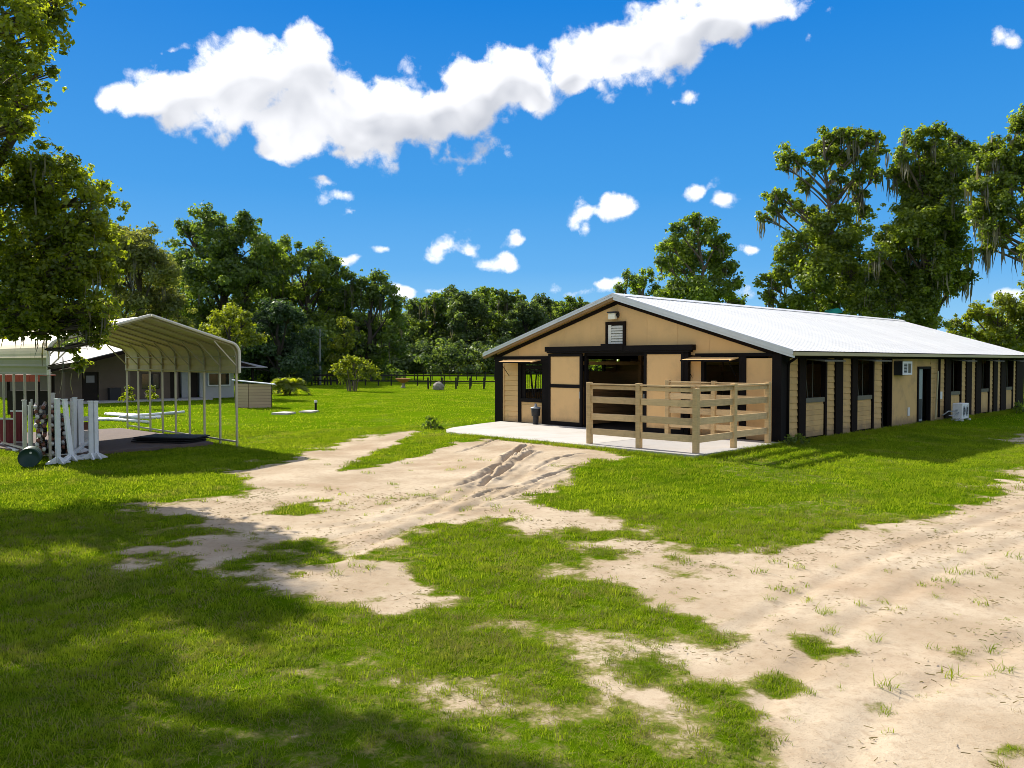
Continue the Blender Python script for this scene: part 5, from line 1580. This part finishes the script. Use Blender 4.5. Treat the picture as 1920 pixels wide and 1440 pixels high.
    for i, (h, w, mt, lb) in enumerate(spec):
        lobes = []
        for q in range(24):
            f = random.uniform(.14, .92); rr = w * (.40 + .60 * math.sin(math.pi * min(.95, f * .75 + .16))) * random.uniform(.15, .75); a = random.uniform(0, 6.283)
            lobes.append((Vector((rr * math.cos(a), rr * math.sin(a), h * f)), w * random.uniform(.26, .42)))
        lobes.append((Vector((0, 0, h * .92)), w * .30))
        t = grow('forest_tree', lb, (0, 0, 0), lobes, .50, 6.5, MT[mt], MT['bark_dark'], .42, 'far woodland trees across the meadow', .2, (1.2, 3.6), cl=7, twigs=False, moss_w=.3)
        protos.append([t, False])
    tops = [(742,585),(765,560),(790,568),(815,552),(846,538),(872,552),(893,556),(915,548),(938,543),(962,560),(985,570),(1010,553),(1035,572),(1068,556),(1095,570),(1120,575),(700,590),(660,590),(1150,560)]
    spots = []
    order = sorted(range(len(tops)), key=lambda i: tops[i][0])
    nth = 'first second third fourth fifth sixth seventh eighth ninth tenth eleventh twelfth thirteenth fourteenth fifteenth sixteenth seventeenth eighteenth nineteenth'.split()
    look = ['layered dark crown', 'high narrow crown', 'broad mid green crown', 'slender dark crown', 'low crown']
    for j, i in enumerate(order):
        x, y = tops[i]
        D = 185 + 25 * ((i * 7) % 5) / 4; kd = (0, 1, 2, 3, 1)[i % 5]
        spots.append((x, y, D, kd, 'far woodland tree with %s, %s from the left in the far treeline' % (look[kd], nth[j])))
    for (x, y, D, kd, lb) in spots:
        p = px_at(x, y, D); g = gz1(p.x, p.y); hh = p.z - g
        s = hh / (spec[kd][0] * .98)
        pr = protos[kd]
        if not pr[1]: t = pr[0]; pr[1] = True; t['label'] = lb
        else: t = dup(pr[0], (0, 0, 0), 0, lb)
        t.location = (p.x, p.y, g); t.rotation_euler = (0, 0, random.uniform(0, 6.28))
        sw = max(s, .6) * random.uniform(.9, 1.15); t.scale = (sw, sw, s)
    rows = []
    for i in range(30): rows.append((520 + i * 22 + random.uniform(-8, 8), random.uniform(588, 618), 205 + random.uniform(-6, 14), 6.5))
    for i in range(36): rows.append((560 + i * 17 + random.uniform(-7, 7), random.uniform(630, 662), 172 + random.uniform(-5, 6), 4.5))
    for i in range(12): rows.append((-260 + i * 70 + random.uniform(-12, 12), random.uniform(570, 610), 185 + random.uniform(-8, 12), 7))
    for i in range(10): rows.append((-340 - i * 130, random.uniform(560, 600), 160 + random.uniform(-10, 12), 7))
    wood('far_woods', rows, .62, 'leaf_far', 4.0)
    rows = []
    for i in range(18): rows.append((1170 + i * 46 + random.uniform(-12, 12), random.uniform(590, 628), 120 + random.uniform(-12, 12), 5))
    for i in range(14): rows.append((1990 + i * 110, random.uniform(560, 610), 120 + random.uniform(-10, 12), 6))
    wood('far_woods', rows, .5, 'leaf_mid', 4.0)
    # trees behind the barn
    G = 'tall trees behind the barn'
    T2 = lambda lb, px, D, items, leaf, mat, tr, moss, k=6.6, ml=(.5, 1.7), **kw: grow('oak_tree' if kw.get('nm') is None else kw.pop('nm'), lb, foot(px, D), px_lobes(D, items, 1.0), leaf, k, MT[mat], MT['bark'], tr, G, moss, ml, **kw)
    T2('low mossy oak peeking over the front end of the barn roof', 1205, 88, [(1185,522,22),(1212,520,20),(1235,535,22),(1165,540,18),(1200,545,26),(1245,550,20)], .26, 'leaf_mid', .4, 1.0, cl=7)
    T2('dark round topped oak above the barn roof between two gaps of sky', 1312, 66, [(1298,412,18),(1325,425,22),(1272,432,20),(1348,455,24),(1255,462,22),(1300,455,32),(1245,492,18),(1335,490,32),(1280,500,36),(1365,500,20),(1300,545,40),(1350,540,32),(1262,545,30),(1380,530,16),(1375,560,20)],   .21, 'leaf_mid', .30, .12, top_f=.8, cl=12, cr=(.34, .58))
    T2('tall open oak with bare limbs showing between clumps, above the roof', 1565, 64, [(1600,258,22),(1575,252,16),(1545,262,24),(1528,280,20),(1555,295,22),(1640,256,18),(1648,282,16),(1630,300,20),(1615,325,18),(1645,325,16),(1478,290,22),(1500,300,16),(1470,312,12),(1575,330,18),(1505,345,18),(1560,360,16),(1462,368,18),(1485,385,20),(1440,368,12),(1432,405,14),(1450,395,16),(1515,400,22),(1612,362,16),(1625,395,18),(1580,400,24),(1550,430,36),(1600,435,30),(1500,460,34),(1560,480,44),(1475,480,26),(1600,500,34),(1460,520,26),(1520,530,44),(1580,550,42),(1435,528,18),(1440,555,20),(1490,575,34),(1550,590,36),(1590,300,22),(1610,275,20),(1570,275,18),(1530,310,20),(1600,345,18),(1540,430,30),(1580,455,34),(1530,500,36),(1590,520,34),(1610,560,34),(1530,580,36)], .21, 'leaf_oak', .34, .35, cl=11, cr=(.34, .58), top_f=.95, limb=.8)
    T2('broad dense oak with hanging moss right of the tall open oak', 1745, 60, [(1715,262,24),(1750,260,30),(1790,272,28),(1820,285,20),(1690,290,20),(1735,300,38),(1780,315,40),(1682,325,24),(1720,345,40),(1770,365,42),(1815,340,26),(1700,390,36),(1745,410,46),(1790,420,38),(1690,440,34),(1660,440,24),(1650,480,30),(1700,490,44),(1755,490,42),(1800,470,30),(1640,520,32),(1690,550,44),(1745,545,42),(1780,530,28),(1650,570,36),(1720,595,40),(1610,570,30),(1720,430,40),(1760,440,40),(1735,380,36),(1670,520,36),(1800,520,24),(1700,530,36)], .20, 'leaf_oak', .30, .7, ml=(.5, 2.0), cl=12, cr=(.34, .58), top_f=.85)
    T2('leaning oak at the right edge trailing long grey moss', 1975, 54, [(1860,275,22),(1845,305,22),(1875,300,26),(1900,270,22),(1915,235,20),(1835,345,24),(1870,345,32),(1905,330,30),(1930,290,40),(1855,385,28),(1885,390,32),(1830,400,20),(1850,425,28),(1885,430,26),(1920,400,30),(1870,455,18),(1850,465,14),(1950,220,40),(1980,300,60),(1970,400,50),(1920,470,20)], .19, 'leaf_oak', .30, .55, ml=(.6, 2.3), cl=12, cr=(.34, .58), top_f=.8)
    T2('lower bright green tree at the right edge beyond the roof', 1880, 70, [(1850,580,26),(1822,590,22),(1885,570,26),(1880,600,32),(1915,590,28),(1845,615,30),(1905,625,34),(1800,605,20),(1940,600,40),(1870,640,30),(1800,630,24),(1915,650,30)], .22, 'leaf_bright', .3, .15, cl=9, ml=(.5, 1.2))
    T2('bright leafed tree cut by the right border at mid height', 1940, 46, [(1925,470,22),(1935,350,22),(1945,520,26),(1930,560,20),(1955,430,40),(1928,400,14)], .15, 'leaf_bright', .3, .2, cl=9, ml=(.4, 1.2))
def foot_g(x, y):
    a = px_ground(x, y, -.2); return (a[0], a[1], gz1(*a))
build_trees()
